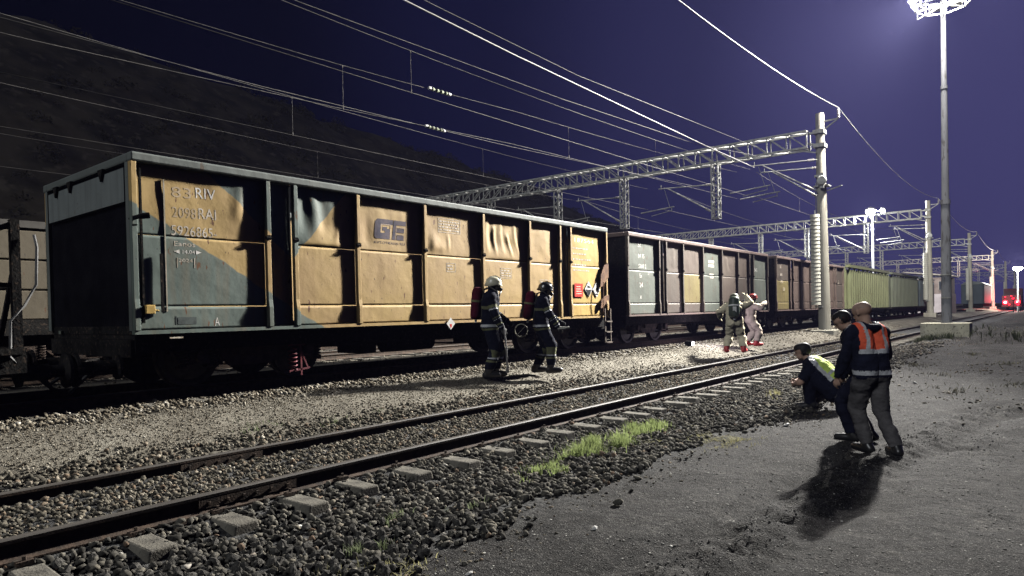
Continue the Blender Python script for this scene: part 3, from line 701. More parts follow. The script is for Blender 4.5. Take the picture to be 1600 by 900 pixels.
    for e, sy in ((0, 1), (L, -1)):
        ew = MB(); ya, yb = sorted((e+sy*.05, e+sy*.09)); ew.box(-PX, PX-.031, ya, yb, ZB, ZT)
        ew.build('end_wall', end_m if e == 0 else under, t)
        for x in (-1.3, -.45, .45, 1.3):
            if e == 0 and detail > 1 and abs(x) < 1: continue
            q = MB(); ya, yb = sorted((e, e+sy*.048)); q.box(x-.05, x+.05, ya, yb, ZB, ZT); q.build('end_post', rim_m if (e == 0 and detail > 1) else under, t)
        for x in (-.87, .87): buffer(t, x, e, 1 if sy < 0 else -1)
    for yc in (1.9, L-1.9): bogie(t, yc)
    hk = MB(); hk.box(-.06, .06, -.32, 0, .30, .42); hk.tube([(0, -.3, .36), (0, -.45, .30), (0, -.62, .22), (0, -.75, .30), (0, -.85, .36)], .035, 6)
    hk.build('coupling', under, t)
    return t

B1 = [0.0, 1.98, 2.46, 3.70, 5.30, 7.00, 8.62, 9.84, 10.30, 12.05]
# yellow wagon: brushed grey-green patches bounded by slanting lines
# region 1: below the line through (.09,2.53) and (1.63,1.60): z < 2.58 - .60 y
# region 2: between the rising line through (1.27,2.94)-(2.04,2.27) and the line (2.50,2.03)-(3.25,2.83)
zones = [[(-.60, -1.0, -2.585)], [(.87, 1.0, 4.045), (-1.067, 1.0, -.637)]]
yel = wagon_paint('wagon_yellow', (.46, .32, .125), (.145, .185, .165), zones, stain=(.22, .125, .05), streak=.32, rust=(.14, .065, .03), hue2=(.42, .285, .13))
yel_clean = wagon_paint('wagon_yellow_bright', (.55, .37, .11), None, None, stain=(.25, .15, .05), streak=.3, rust=(.18, .09, .03))
rim_grey = wagon_paint('wagon_rim_grey', (.155, .175, .165), None, None, stain=(.13, .13, .12), streak=.4, rust=(.10, .08, .06))
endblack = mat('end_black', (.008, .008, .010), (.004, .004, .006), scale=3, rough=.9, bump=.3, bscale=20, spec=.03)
end_grey = wagon_paint('end_plate_grey', (.21, .235, .23), None, None, stain=(.06, .06, .06), streak=.5)
dents1 = {
    0: [('fold', .80, .055, .060, .22, .95), ('bulge', .45, .72, .12, .25, -.03), ('bulge', .72, .45, .2, .3, .03)],
    2: [('fold', .30, .09, .050, .05, 1.0), ('fold', .72, .05, .035, .0, .6), ('bulge', .12, .65, .12, .35, -.05), ('lip', .03)],
    3: [('bulge', .12, .35, .10, .30, -.04), ('fold', .86, .04, .02, .05, .9), ('bulge', .85, .8, .12, .2, .02)],
    4: [('bulge', .15, .20, .09, .20, .075), ('bulge', .30, .12, .05, .12, .03), ('fold', .40, .02, .03, .08, .50), ('fold', .86, .022, .085, .02, .42), ('bulge', .6, .5, .25, .3, -.02)],
    5: [('fold', .10, .05, .045, .05, .95), ('fold', .27, .03, .045, .03, .80), ('fold', .42, .035, .030, .05, .90), ('fold', .57, .028, .045, .03, .65), ('fold', .74, .035, .035, .03, .92), ('fold', .90, .03, .045, .03, .7), ('lip', .015)],
    6: [('fold', .5, .2, .03, .1, .9)],
}
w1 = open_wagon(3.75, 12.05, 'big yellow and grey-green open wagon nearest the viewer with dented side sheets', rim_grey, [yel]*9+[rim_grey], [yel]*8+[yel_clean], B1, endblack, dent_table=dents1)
for o in w1.children:
    if o.name.split('.')[0] == 'bottom_sill': o.data.materials[0] = yel
# grey plate at the top of the near end, with bent lower lip
ep = MB(); ep.box(-1.16, 1.24, -.012, .046, ZB+1.72, ZT-.07); ep.build('end_plate', end_grey, w1)
for x in (-.75, -.15, .55):
    q = MB(); q.prism([(x-.09, ZT-.001), (x+.09, ZT-.001), (x, ZT-.17)], 'y', -.05, -.013); q.build('gusset', under, w1)
# the body reaches further out over the far rail
for o in w1.children:
    if o.name.split('.')[0] in ('top_rim', 'end_wall', 'end_post', 'end_plate', 'gusset', 'far_side_wall', 'underframe', 'wagon_floor'):
        for v in o.data.vertices:
            if v.co.x < -1.0 or (o.name.startswith('gusset') and v.co.x < 0): v.co.x -= .50
        o.data.update()
# narrow vertical strip seams, corner plate, hooks and pads on the first bay
q = MB(); q.box(PX+.002, PX+.016, .44, .458, ZB+.25, ZT-.18); q.build('edge_strip', mat('bare_edge', (.50, .46, .38), (.3, .27, .2), rough=.5), w1)
q = MB(); q.box(PX+.03, PX+.046, .36, .40, ZB+.24, ZB+1.04); q.box(PX+.01, PX+.05, .12, .145, ZB+.1, ZT-.05); q.build('door_bar', under, w1)
q = MB(); q.cyl((PX-.02, .02, 2.34), (RX+.05, .10, 2.38), .03, n=8); q.cyl((RX+.03, .08, 2.37), (RX+.06, .19, 2.39), .04, n=8); q.build('latch', under, w1)
q = MB(); q.box(PX+.03, RX+.02, .13, .25, 1.08, 1.20); q.cyl((RX, .2, 1.13), (RX+.01, .30, 1.12), .015, n=6); q.build('latch_pad', yel_clean, w1, bevel=.01)
q = MB(); q.box(RX-.03, RX-.01, .44, .62, .74, .76); q.build('label_holder', faded_white, w1)
# lettering
tx = PX+.040
def wt(s, size, y, z, m, parent=w1, width=None, sp=1.05, x=tx):
    return text_obj('lettering', s, size, m, parent, (x, y, z), spacing=sp, width=width)
wt('83', .21, .55, 2.70, ghost_white, width=.28); wt('RIV', .22, .88, 2.72, white_paint, width=.30)
wt('2098', .21, .55, 2.42, ghost_white, width=.34); wt('RAI', .22, .91, 2.43, faded_white, width=.27)
wt('5926865-', .20, .53, 2.14+.03, faded_white, width=.66)
wt('Eanos', .10, .56, 2.02, faded_white, width=.30)
q = MB(); q.prism([(.56, 1.945), (.64, 1.975), (.64, 1.915)], 'x', tx, tx+.003); q.prism([(.95, 1.945), (.87, 1.975), (.87, 1.915)], 'x', tx, tx+.003); q.build('arrow_mark', white_paint, w1)
wt('14.04', .075, .665, 1.92, white_paint, width=.19)
wt('2024', .07, .62, 1.80, faded_white, width=.20)
q = MB()
for a in ((.60, .61, 1.72, 1.86), (.84, .85, 1.72, 1.86)): q.box(tx, tx+.002, *a)
q.build('bracket_mark', faded_white, w1)
wt('A', .17, 1.12, .90, white_paint, width=.07, x=PX+.03)
q = MB(); q.box(PX+.03, PX+.034, .56, .575, .93, 1.05); q.box(PX+.03, PX+.034, .59, .85, .93, 1.03); q.build('stencil_patch', mat('stencil_dark', (.06, .07, .07), (.10, .12, .115), scale=18), w1)
# emblem on the third bay
em = mat('emblem_ink', (.030, .026, .055), (.075, .055, .075), scale=7, rough=.6, contrast=(.42, .62))
lightline = mat('emblem_line', (.48, .38, .30), (.38, .28, .2), rough=.7)
ex = PX+.04
def sk(y, z): return (4.10+y+.10*z, 2.385+z)
def para(b, y0, y1, z0, z1, x0, x1): b.prism([sk(y0, z0), sk(y1, z0), sk(y1, z1), sk(y0, z1)], 'x', x0, x1)
e = MB()
e.prism([sk(.03, 0), sk(.36, 0), sk(.36, .19), sk(.24, .19), sk(.24, .11), sk(.13, .11), sk(.13, .27), sk(.42, .27), sk(.42, .36), sk(.05, .36), sk(0, .31), sk(0, .04)], 'x', ex, ex+.004)
para(e, .18, .29, .15, .22, ex, ex+.004)
e.prism([sk(.42, 0), sk(.50, 0), sk(.50, .14), sk(.70, .14), sk(.70, .21), sk(.50, .21), sk(.50, .275), sk(.74, .275), sk(.74, .36), sk(.44, .36)], 'x', ex, ex+.004)
para(e, .53, .70, .0, .085, ex, ex+.004)
e.build('emblem', em, w1)
e = MB(); para(e, .13, .145, .11, .27, ex, ex+.005); para(e, .13, .36, .255, .27, ex, ex+.005); para(e, .36, .375, 0, .27, ex, ex+.005); para(e, .50, .513, .0, .27, ex, ex+.005); para(e, .50, .72, .222, .234, ex, ex+.005); para(e, .513, .69, .095, .107, ex, ex+.005); e.build('emblem_line', lightline, w1)
wt('AVTOTRANS RU', .062, 4.09, 2.295, em, width=.74, x=ex)
# stencilled tables and small marks
def table_mark(y0, y1, z0, z1, m, rows=3, x=PX+.045):
    b = MB(); w = .010
    b.box(x, x+.002, y0, y1, z0, z0+w); b.box(x, x+.002, y0, y1, z1-w, z1); b.box(x, x+.002, y0, y0+w, z0+w, z1-w); b.box(x, x+.002, y1-w, y1, z0+w, z1-w)
    for k in range(1, rows+1):
        z = z0+(z1-z0)*k/(rows+1); yy = y0+.03
        while yy < y1-.06:
            l = random.uniform(.03, .09); b.box(x, x+.002, yy, min(yy+l, y1-.03), z-.014, z+.014); yy += l+.025
    return b.build('stencil_table', m, w1)
table_mark(5.72, 6.36, 2.62, 2.90, faded_white, 4); table_mark(5.92, 6.18, 1.84, 2.02, faded_white, 2, PX+.05); table_mark(7.60, 7.98, 1.76, 1.98, faded_white, 3, PX+.05); table_mark(9.05, 9.45, 1.60, 1.76, faded_white, 2, PX+.05)
wt('187564', .15, 10.50, 2.76, white_paint, width=.98)
for k, (a, l) in enumerate(((10.48, .62), (10.48, .50), (10.48, .80), (10.48, .62), (10.48, .72))):
    z = 2.60-.14*k; b = MB(); yy = a
    while yy < a+l:
        s = random.uniform(.03, .11); b.box(PX+.045, PX+.047, yy, yy+s, z-.018, z+.018); yy += s+.03
    b.build('stencil_line', faded_white, w1)
# placards
red = mat('placard_red', (.70, .045, .03), (.55, .03, .02), rough=.5); wht = mat('placard_white', (.80, .80, .78), (.6, .6, .58), rough=.5); blk = mat('placard_black', (.012, .012, .014), rough=.5)
p = MB(); p.box(PX+.020, PX+.026, 10.50, 10.88, 1.36, 1.70); pr_ = p.build('placard', red, w1)
p = MB()
for z in (1.44, 1.50, 1.56, 1.62):
    p.box(PX+.027, PX+.029, 10.56, 10.82-.05*(z > 1.5), z-.010, z+.010)
p.build('placard_print', faded_white, pr_)
for yc in (11.16, 11.55):
    p = MB(); r = .21; p.prism([(yc-r*.9, 1.56), (yc, 1.56-r), (yc+r*.9, 1.56), (yc, 1.56+r)], 'x', PX+.020, PX+.026); pd = p.build('placard', wht, w1)
    p = MB(); r2 = r*.93
    if yc < 11.3: p.prism([(yc-r2*.78, 1.55), (yc, 1.55-r2*.95), (yc+r2*.78, 1.55)], 'x', PX+.0265, PX+.0285); p.prism([(yc-.07, 1.60), (yc-.05, 1.66), (yc+.09, 1.62), (yc+.09, 1.60)], 'x', PX+.0265, PX+.0285)
    else: p.prism([(yc+.02, 1.46), (yc+.02, 1.68), (yc-.05, 1.56), (yc+.14, 1.50)], 'x', PX+.0265, PX+.0285); p.box(PX+.0265, PX+.0285, yc-.06, yc+.06, 1.42, 1.45)
    p.build('placard_symbol', blk, pd)
p = MB(); r = .12; p.prism([(5.91-r, .80), (5.91, .80-r), (5.91+r, .80), (5.91, .80+r)], 'x', RX+.0, RX+.006); pd = p.build('placard', wht, w1)
p = MB(); p.prism([(5.91-r*.3, .79), (5.91, .79-r*.7), (5.91+r*.3, .79)], 'x', RX+.0065, RX+.008); p.build('placard_symbol', red, pd)
# let the painted marks lie on the buckled sheets
from mathutils.bvhtree import BVHTree
def lay_on_sheets(t, names):
    vs = []; fs = []
    for o in t.children:
        if o.name.split('.')[0] in ('side_panel', 'door_leaf', 'toe_strip'):
            k = len(vs); vs += [tuple(v.co) for v in o.data.vertices]; fs += [tuple(i+k for i in p.vertices) for p in o.data.polygons]
    T = BVHTree.FromPolygons(vs, fs)
    def go(o):
        if o.name.split('.')[0] in names and o.type == 'MESH':
            bm = bmesh.new(); bm.from_mesh(o.data); bmesh.ops.triangulate(bm, faces=bm.faces)
            for _ in range(5): bmesh.ops.subdivide_edges(bm, edges=[e for e in bm.edges if e.calc_length() > .025], cuts=1)
            bm.to_mesh(o.data); bm.free()
            L_ = o.location.copy(); xs = [v.co.x for v in o.data.vertices]; x0 = min(xs)
            for v in o.data.vertices:
                p = v.co+L_; h = T.ray_cast(Vector((3, p.y, p.z)), Vector((-1, 0, 0)))
                if h[0] is not None: v.co.x = h[0].x-L_.x+.0020+(.0014 if o.name.startswith('emblem_line') else 0)+min(.0008, v.co.x-x0)
            o.data.update()
        for c in o.children: go(c)
    for o in t.children: go(o)
lay_on_sheets(w1, ('lettering', 'emblem', 'emblem_line', 'stencil_table', 'stencil_line', 'stencil_patch', 'arrow_mark', 'bracket_mark'))
# ladder and bent rusty bracket at the far corner
st = MB()
for y in (11.80, 12.08): st.box(RX-.005, RX+.03, y-.018, y+.018, .12, 1.05)
for z in (.14, .42, .70): st.box(RX-.005, RX+.075, 11.80, 12.08, z-.015, z+.015)
st.build('step_ladder', mat('ladder_steel', (.20, .17, .14), (.09, .07, .06), rough=.7), w1)
rust = mat('rusty_plate', (.22, .12, .06), (.10, .05, .03), scale=7, rough=.8, bump=.3)
for z0, z1 in ((1.62, 2.26), (1.05, 1.42)):
    b = MB(); b.prism([(11.66, z0), (11.70, z0+.35*(z1-z0)+.1), (11.88, z1-.04), (12.10, z1), (12.10, z1-.36), (11.90, z0+.12), (11.78, z0+.02)], 'x', PX+.05, PX+.075)
    b.build('bent_bracket', rust, w1, bevel=.004)
g = MB(); g.tube([(RX+.02, 11.72, .95), (RX+.03, 11.70, 1.4), (RX+.03, 11.74, 1.75)], .012, 6); g.build('grab_rail', rust, w1)
# dangling hoses between the wagons
hm_ = mat('hose_rubber', (.03, .03, .032), rough=.6); hs = MB(); hs.tube([(.35, -.05, .45), (.38, -.25, .22), (.35, -.45, .02), (.25, -.62, .10), (.2, -.75, .35)], .028, 7); hs.build('brake_hose', hm_, w1); hs = MB(); hs.tube([(-.35, -.05, .45), (-.4, -.3, .2), (-.3, -.5, .1), (-.25, -.75, .35)], .028, 7); hs.build('brake_hose', hm_, w1)
# red painted brake spring on the first bogie
sp_m = mat('spring_red', (.22, .05, .06), (.10, .03, .04), rough=.6)
spring_mesh(w1, 1.20, 2.48, .14, .50, sp_m)
b = MB(); b.bar((1.22, 2.62, .05), (1.22, 2.62, .60), .03); b.bar((1.22, 2.40, .55), (1.22, 2.70, .55), .04); b.bar((1.22, 2.75, .15), (1.22, 2.62, .45), .025); b.bar((1.22, 2.40, .12), (1.22, 2.78, .16), .03); b.build('brake_hanger', sp_m, w1)

# second wagon
def shifted(b): return list(b)
grn = wagon_paint('wagon_grey_green', (.125, .14, .118), None, None, stain=(.09, .08, .06), streak=.45)
brn = wagon_paint('wagon_brown', (.105, .080, .066), None, None, stain=(.07, .05, .04), streak=.5, hue2=(.13, .105, .085))
grb = wagon_paint('wagon_grey_brown', (.105, .088, .072), None, None, stain=(.09, .06, .045), streak=.5)
ylb = wagon_paint('wagon_dull_yellow', (.20, .165, .07), None, None, stain=(.12, .08, .05), streak=.5)
pink = wagon_paint('wagon_rim_pink', (.17, .125, .11), None, None, stain=(.12, .09, .08), streak=.4)
w2 = open_wagon(16.92, 11.95, 'grey-green and brown open wagon coupled behind the big yellow wagon', pink, [grb]*9+[brn], [grn, grb, (grb, grb, grb), (brn, ylb, grb), grn, (brn, brn, grb), (brn, grb, grb), grb, grn], [b*11.95/12.05 for b in B1], under, detail=1,
    dent_table={2: [('fold', .5, .1, .03, .1, .9)], 5: [('fold', .4, .08, .03, .1, .8)]})
for k, (s, sz, y, z) in enumerate((('81', .20, .72, 2.84), ('84 75', .17, .72, 2.52), ('5369 2', .17, .74, 2.22), ('Es', .17, .78, 1.94), ('24', .2, .78, 1.66), ('x', .2, .80, 1.32), ('25.', .12, 1.3, 2.05))): wt(s, sz, y, z, white_paint, w2, x=PX+.045)
for z in (2.64, 2.5, 2.2, 2.08): 
    b = MB(); b.box(PX+.045, PX+.048, 5.85, 6.35, z-.05, z+.05) if z > 2.4 else b.box(PX+.045, PX+.048, 5.95, 6.3, z-.02, z+.02); b.build('stencil_line', faded_white, w2)
wt('24-5', .2, 10.45, 2.45, white_paint, w2, x=PX+.045)
for o in list(w2.children):
    if o.name.startswith('door_leaf') : pass
lay_on_sheets(w2, ('lettering', 'stencil_line'))
# third wagon
b3 = wagon_paint('wagon_dark_brown', (.105, .078, .064), None, None, stain=(.06, .042, .035), streak=.5, hue2=(.14, .105, .088))
w3 = open_wagon(29.95, 11.95, 'brown open wagon third in the train behind the round concrete mast', pink, [b3]*9+[b3], [(grb, ylb, ylb), b3, b3, b3, brn, b3, b3, b3, grb], [b*11.95/12.05 for b in B1], under, detail=1)
for s, sz, y, z in (('81', .2, .6, 2.7), ('RIV', .2, .62, 2.35), ('5926', .18, .62, 2.05), ('26', .22, 1.0, 1.72), ('2', .3, 10.8, 2.2)): wt(s, sz, y, z, faded_white, w3, x=PX+.045)

# corrugated high gondolas beyond
def ribbed_wagon(Y0, L, label, m, zt=3.38):
    t = thing('goods_wagon', label, 'wagon', (-10.85, Y0, .70), 0, 'ribbed gondola wagons of the train')
    n = 20; pts = []
    for i in range(n):
        y = L*i/n; s = L/n
        pts += [(1.29, y), (1.29, y+s*.66), (1.45, y+s*.70), (1.45, y+s*.96)]
    poly = pts+[(1.29, L), (1.25, L), (1.25, 0)]; poly = [(p[0], p[1]) for p in poly]
    vs = [(x, y, .80) for x, y in poly]+[(x, y, zt-.28) for x, y in poly]; k = len(poly); b = MB()
    b.add(vs, [(i, i+k, (i+1) % k+k, (i+1) % k) for i in range(k)]); b.build('ribbed_side', m, t)
    b = MB(); b.box(-1.36, -1.30, 0, L, .80, zt-.28); b.box(-1.30, 1.25, 0, .05, .8, zt-.1); b.box(-1.30, 1.25, L-.05, L, .8, zt-.1); b.build('walls', m, t)
    b = MB()
    for sx in (-1, 1): b.box(min(sx*1.28, sx*1.50), max(sx*1.28, sx*1.50), -.02, L+.02, zt-.16, zt)
    b.build('top_rim', m, t)
    for i in range(n//2):
        g = MB(); y = L*(i+.5)/(n/2); g.prism([(1.30, zt-.36), (1.47, zt-.161), (1.30, zt-.161)], 'y', y-.03, y+.03); g.build('rim_bracket', m, t)
    b = MB(); b.box(-1.36, 1.44, 0, L, .68, .80); b.box(-1.1, 1.2, .2, L-.2, .42, .68); b.build('underframe', under, t)
    for yc in (1.9, L-1.9): bogie(t, yc)
    for x in (-.87, .87): buffer(t, x, 0, -1); buffer(t, x, L, 1)
    return t
rib_y = wagon_paint('gondola_yellow_green', (.19, .205, .105), None, None, stain=(.12, .11, .06), streak=.4)
rib_g = wagon_paint('gondola_grey_green', (.13, .145, .10), None, None, stain=(.15, .15, .11), streak=.4)
rib_b = wagon_paint('gondola_blue_grey', (.07, .09, .10), None, None, stain=(.07, .08, .09), streak=.4)
ribbed_wagon(43.0, 12.0, 'yellow-green ribbed gondola wagon fourth in the train', rib_y)
ribbed_wagon(56.2, 12.0, 'grey-green ribbed gondola wagon behind the yellow-green one', rib_g)
ribbed_wagon(69.4, 9.0, 'blue-grey ribbed wagon at the far end of the goods train', rib_b)

# vehicle coupled at the left: brake platform of a flat wagon
fw = thing('flat_wagon', 'dark flat wagon with railed brake platform at the left edge', 'wagon', (-10.85, 2.58, .70))
b = MB(); b.box(-1.3, 1.3, -13, 0, .40, .62); b.box(-1.35, 1.35, -13, -.02, .625, .70); b.build('deck', under, fw)
for x in (-1.25, 0, 1.25):
    b = MB(); b.box(x-.05, x+.05, -.12, -.03, .70, 2.22); b.build('platform_post', under, fw)
for z in (1.45, 2.18):
    b = MB(); b.box(-1.28, 1.28, -.10, -.05, z-.025, z+.025); b.build('platform_rail', under, fw)
b = MB(); b.bar((1.25, -.08, 1.7), (.55, -.08, .75), .05); b.bar((1.25, -.08, 2.18), (1.25, -1.4, 1.5), .05); b.bar((1.25, -.08, 1.45), (1.25, -1.4, 1.45), .05); b.box(1.2, 1.3, -1.45, -1.36, .7, 1.55); b.build('platform_brace', under, fw)
b = MB(); b.box(1.28, 1.33, -1.36, -.3, .16, .20); b.box(1.28, 1.32, -1.30, -1.26, .2, .7); b.box(1.28, 1.32, -.40, -.36, .2, .7); b.build('foot_step', under, fw)
b = MB(); b.tube([(1.34, .10, 2.05), (1.36, .12, 1.9), (1.36, .10, 1.45), (1.34, -.02, 1.20), (1.33, -.16, 1.02), (1.33, -.17, .6), (1.33, -.12, .52)], .016, 7); b.build('handrail', mat('handrail_steel', (.14, .14, .14), (.09, .09, .09), rough=.5), fw, smooth=True)
for x in (-.87, .87): buffer(fw, x, 0, 1)
bogie(fw, -2.0)
# pale wagon on the track behind
pale_w = wagon_paint('wagon_pale', (.115, .098, .07), None, None, stain=(.05, .04, .03), streak=.5)
pw = thing('goods_wagon', 'pale brown boarded wagon seen behind the left end of the train', 'wagon', (-16.2, -12.0, .67))
L2 = 19.0
for k in range(3):
    b = MB(); z = 1.10+.56*k; b.box(-1.3, 1.3, 0, L2, z, z+.53); b.build('side_board', pale_w, pw, bevel=.015)
b = MB(); b.box(-1.34, 1.34, -.02, L2+.02, 2.80, 2.93); b.build('top_rim', mat('dark_rim', (.08, .076, .07)), pw)
for k in range(9):
    b = MB(); y = .05+L2*k/8*.995; b.box(1.302, 1.36, y-.045, y+.045, 1.05, 2.78); b.build('side_post', pale_w, pw)
b = MB(); b.box(-1.3, 1.3, 0, L2, .8, 1.09); b.build('underframe', under, pw)
for yc in (2, L2-2): bogie(pw, yc)
# ------------------------------------------------------------------ masts, portals and wires
mast_m = mat('mast_concrete', (.46, .44, .36), (.33, .31, .25), scale=3, rough=.85, bump=.3, bscale=40, stretch=(1, 1, .3))
steel_m = mat('galvanised_steel', (.50, .51, .47), (.30, .30, .27), scale=6, rough=.6, metal=.3)
ins_m = mat('insulator_glaze', (.45, .43, .40), (.3, .28, .26), scale=10, rough=.3)
weight_m = mat('weight_iron', (.58, .57, .48), (.46, .45, .37), scale=8, rough=.8)
def lattice(b, p0, p1, w, h, step, r=.045, dr=.026):
    """box truss from p0 to p1 (along x); w across y, h down z"""
    p0 = Vector(p0); p1 = Vector(p1); n = max(2, round((p1-p0).length/step)); d = (p1-p0)/n
    C = [Vector((0, -w/2, 0)), Vector((0, w/2, 0)), Vector((0, -w/2, -h)), Vector((0, w/2, -h))]
    for c in C: b.bar(p0+c, p1+c, r*2)
    for i in range(n+1):
        q = p0+d*i
        for a, c in ((0, 2), (1, 3), (0, 1), (2, 3)): b.bar(q+C[a], q+C[c], dr*2)
    for i in range(n):
        q = p0+d*i; k = q+d
        for a, c in ((0, 2), (1, 3), (0, 1), (2, 3)):
            if i < n//2: b.bar(q+C[c], k+C[a], dr*2)
            else: b.bar(q+C[a], k+C[c], dr*2)
def drop(b, x, z0, z1, w=.34):
    r = .032
    for sx in (-w/2, w/2):
        for sy in (-w/2, w/2): b.bar((x+sx, sy, z0), (x+sx, sy, z1), r*2)
    n = round((z0-z1)/.30); dz = (z0-z1)/n
    for i in range(n):
        za = z0-dz*i; zb = za-dz; s = 1 if i % 2 else -1
        for sy in (-w/2, w/2): b.bar((x-s*w/2, sy, za), (x+s*w/2, sy, zb), .032)
        for sx in (-w/2, w/2): b.bar((x+sx, -s*w/2, za), (x+sx, s*w/2, zb), .032)
    b.box(x-w/2-.03, x+w/2+.03, -w/2-.03, w/2+.03, z1-.03, z1)
def cantilever(parent, x, zt=8.15, y=0.0, reach=2.9):
    b = MB(); zb = zt-1.45
    b.cyl((x-.16, y, zt), (x-reach-.35, y, zt+.16), .028, n=8)                     # top tube
    b.cyl((x-.16, y, zb), (x-reach+.22, y, zt+.10), .036, n=8)                     # strut
    b.cyl((x-reach+.55, y, zt-.90), (x-reach+.55-2.0, y, zt-1.05), .03, n=8)       # steady tube
    b.cyl((x-reach+.30, y, zt-.92), (x-reach-.0, y, zt+.08), .012, n=6)
    b.cyl((x-reach+.40, y, zt-.93), (x-reach+.40, y, zt-1.12), .018, n=6)
    b.cyl((x-reach+.40, y, zt-1.10), (x-reach-.80, y, zt-1.27), .02, n=6)
    b.cyl((x-reach-.2, y, zt+.1), (x-reach-.2, y, zt+.34), .02, n=6)
    o = b.build('cantilever', steel_m, parent)
    for c, dd in (((x-.28, y, zt+.006), Vector((-1, 0, .05))), ((x-.34, y, zb+.10), Vector((-1, 0, .62)))):
        dd.normalize(); c = Vector(c); q = MB()
        for k in range(5): q.cyl(c+dd*(.06*k), c+dd*(.06*k+.03), .07, .055, n=10)
        q.build('insulator', ins_m, o)
    return o
def make_portal():
    t = thing('catenary_portal', 'nearest catenary portal with its round concrete mast standing in front of the brown wagon', 'catenary portal', (-8.5, 34.0, 0), 0, 'catenary portals over the yard')
    b = MB(); b.cyl((0, 0, .3), (-.10, 0, 10.75), .275, .185, n=20, mi=0); b.build('mast', mast_m, t, smooth=False)
    b = MB(); lattice(b, (-.62, 0, 9.98), (-33.0, 0, 9.98), .62, .78, .92); b.build('lattice_beam', steel_m, t)
    b = MB(); b.bar((-.1, 0, 9.9), (-.70, 0, 9.9), .10); b.bar((-.1, 0, 9.25), (-.70, 0, 9.45), .10); b.bar((-.2, -.2, 8.9), (-1.3, -.25, 9.2), .05); b.box(-.36, .13, -.26, .26, 9.80, 9.98); b.box(-.36, .15, -.27, .27, 9.15, 9.33); b.build('beam_bracket', steel_m, t)
    for x in (-5.2, -10.6, -15.2, -20.6):
        b = MB(); drop(b, x, 9.2, 6.36); b.build('drop_post', steel_m, t)
        cantilever(t, x)
    b = MB(); b.cyl((-33.2, 0, .4), (-33.2, 0, 10.6), .27, .19, n=14); b.build('mast', mast_m, t)
    cantilever(t, -.02, 8.55, -.35, 2.85); cantilever(t, -.02, 8.30, .35, 2.6)
    b = MB(); b.bar((0, 0, 10.35), (.72, 0, 10.38), .06); b.bar((.05, 0, 9.95), (.66, 0, 10.34), .05); b.build('feeder_arm', steel_m, t)
    b = MB()
    for k in range(5): b.cyl((.72, 0, 10.42+.08*k), (.72, 0, 10.47+.08*k), .075, .05, n=10)
    b.cyl((.72, 0, 10.38), (.72, 0, 10.86), .02, n=6); b.build('insulator', ins_m, t)
    w = MB(); w.lathe([(0, -.06), (.19, -.06), (.22, -.03), (.15, 0), (.22, .03), (.19, .06), (0, .06)], (.05, -.38, 7.55), 'y', 20); w.box(-.05, .12, -.36, -.2, 7.2, 7.9); w.box(-.30, -.02, -.3, .3, 7.75, 7.85); w.box(-.36, .30, -.27, .27, 7.3, 7.36)
    w.bar((.18, 0, 7.1), (.85, -.1, 7.25), .05); w.cyl((-.28, -.18, 7.5), (-.28, -.18, 5.6), .014, n=6); w.build('tension_wheel', steel_m, t)
    for k in range(24):
        b = MB() if k == 0 else None
        if b: b.cyl((0, 0, 0), (0, 0, .155), .215, .20, n=18); disc = b.build('balance_weight', weight_m, t)
        else: disc = disc.copy(); COL.objects.link(disc); disc.parent = t
        disc.location = (-.30, -.30, 1.75+.178*k)
    b = MB(); b.cyl((-.30, -.30, 1.6), (-.30, -.30, 6.2), .02, n=6); b.box(-.34, .0, -.34, -.24, 1.62, 1.68); b.build('weight_rod', steel_m, t)
    b = MB(); b.box(-.5, .5, -.5, .5, -.2, .56); b.build('mast_footing', mast_m, t, bevel=.03)
    return t
portal = make_portal()
P_LAB = ['second catenary portal, its mast behind the ribbed gondolas', 'third catenary portal seen low between the tower and the second mast', 'fourth catenary portal with its beam low over the far wagons', 'fifth catenary portal, small and near the far red lamps', 'sixth catenary portal, the farthest and smallest one']
PY = [34.0, 71.6, 109.0, 150.5, 192.0, 236.0]
for y, lab in zip(PY[1:], P_LAB):
    c = copy_tree(portal); c.location = (-8.9, y, .3); c['label'] = lab
wire_m = mat('copper_wire', (.12, .115, .11), (.07, .068, .065), scale=4, rough=.8)
wire_hi = mat('thick_wire', (.34, .33, .32), (.24, .23, .22), scale=4, rough=.6)
def span(p0, p1, sag, n=14):
    p0 = Vector(p0); p1 = Vector(p1)
    return [p0.lerp(p1, i/n)+Vector((0, 0, -4*sag*(i/n)*(1-i/n))) for i in range(n+1)]
def wire(label, pts, r=.012, spans=True, name='overhead_wire', drop_to=None, drops=()):
    b = MB(); b.tube(pts, r, 6); o = b.build(name, wire_m if r < .015 else wire_hi, None, smooth=True); tag(o, label, 'wire', 'overhead wires'); 
    for a, c in drops:
        d = MB(); d.cyl(a, c, .004, n=5); d.cyl(Vector(c)+Vector((0, 0, -.02)), Vector(c)+Vector((0, 0, .10)), .014, n=6); d.cyl(Vector(a)+Vector((0, 0, -.06)), a, .014, n=6); d.build('dropper', wire_m, o)
    return o
def interp(pts, y):
    for a, b in zip(pts[:-1], pts[1:]):
        if a[1] <= y <= b[1]:
            t = (y-a[1])/max(1e-6, b[1]-a[1]); return Vector(a).lerp(Vector(b), t)
    return Vector(pts[-1])
def catenary(lab, c_pts, m_pts, dys, r=.008, rm=.007):
    wire('contact wire '+lab, c_pts, r)
    wire('carrying wire '+lab, m_pts, rm, drops=[(tuple(interp(m_pts, y)), tuple(interp(c_pts, y))) for y in dys])
V3 = lambda *a: Vector(a)
def carry(c_, z0, z1, sag, dx=0.0):
    y0, y1 = c_[0][1], c_[-1][1]; o = []
    for i in range(17):
        t_ = i/16; p = interp(c_, y0+(y1-y0)*t_*.9999); o.append(V3(p.x+dx, p.y, z0+(z1-z0)*t_-4*sag*t_*(1-t_)))
    return o
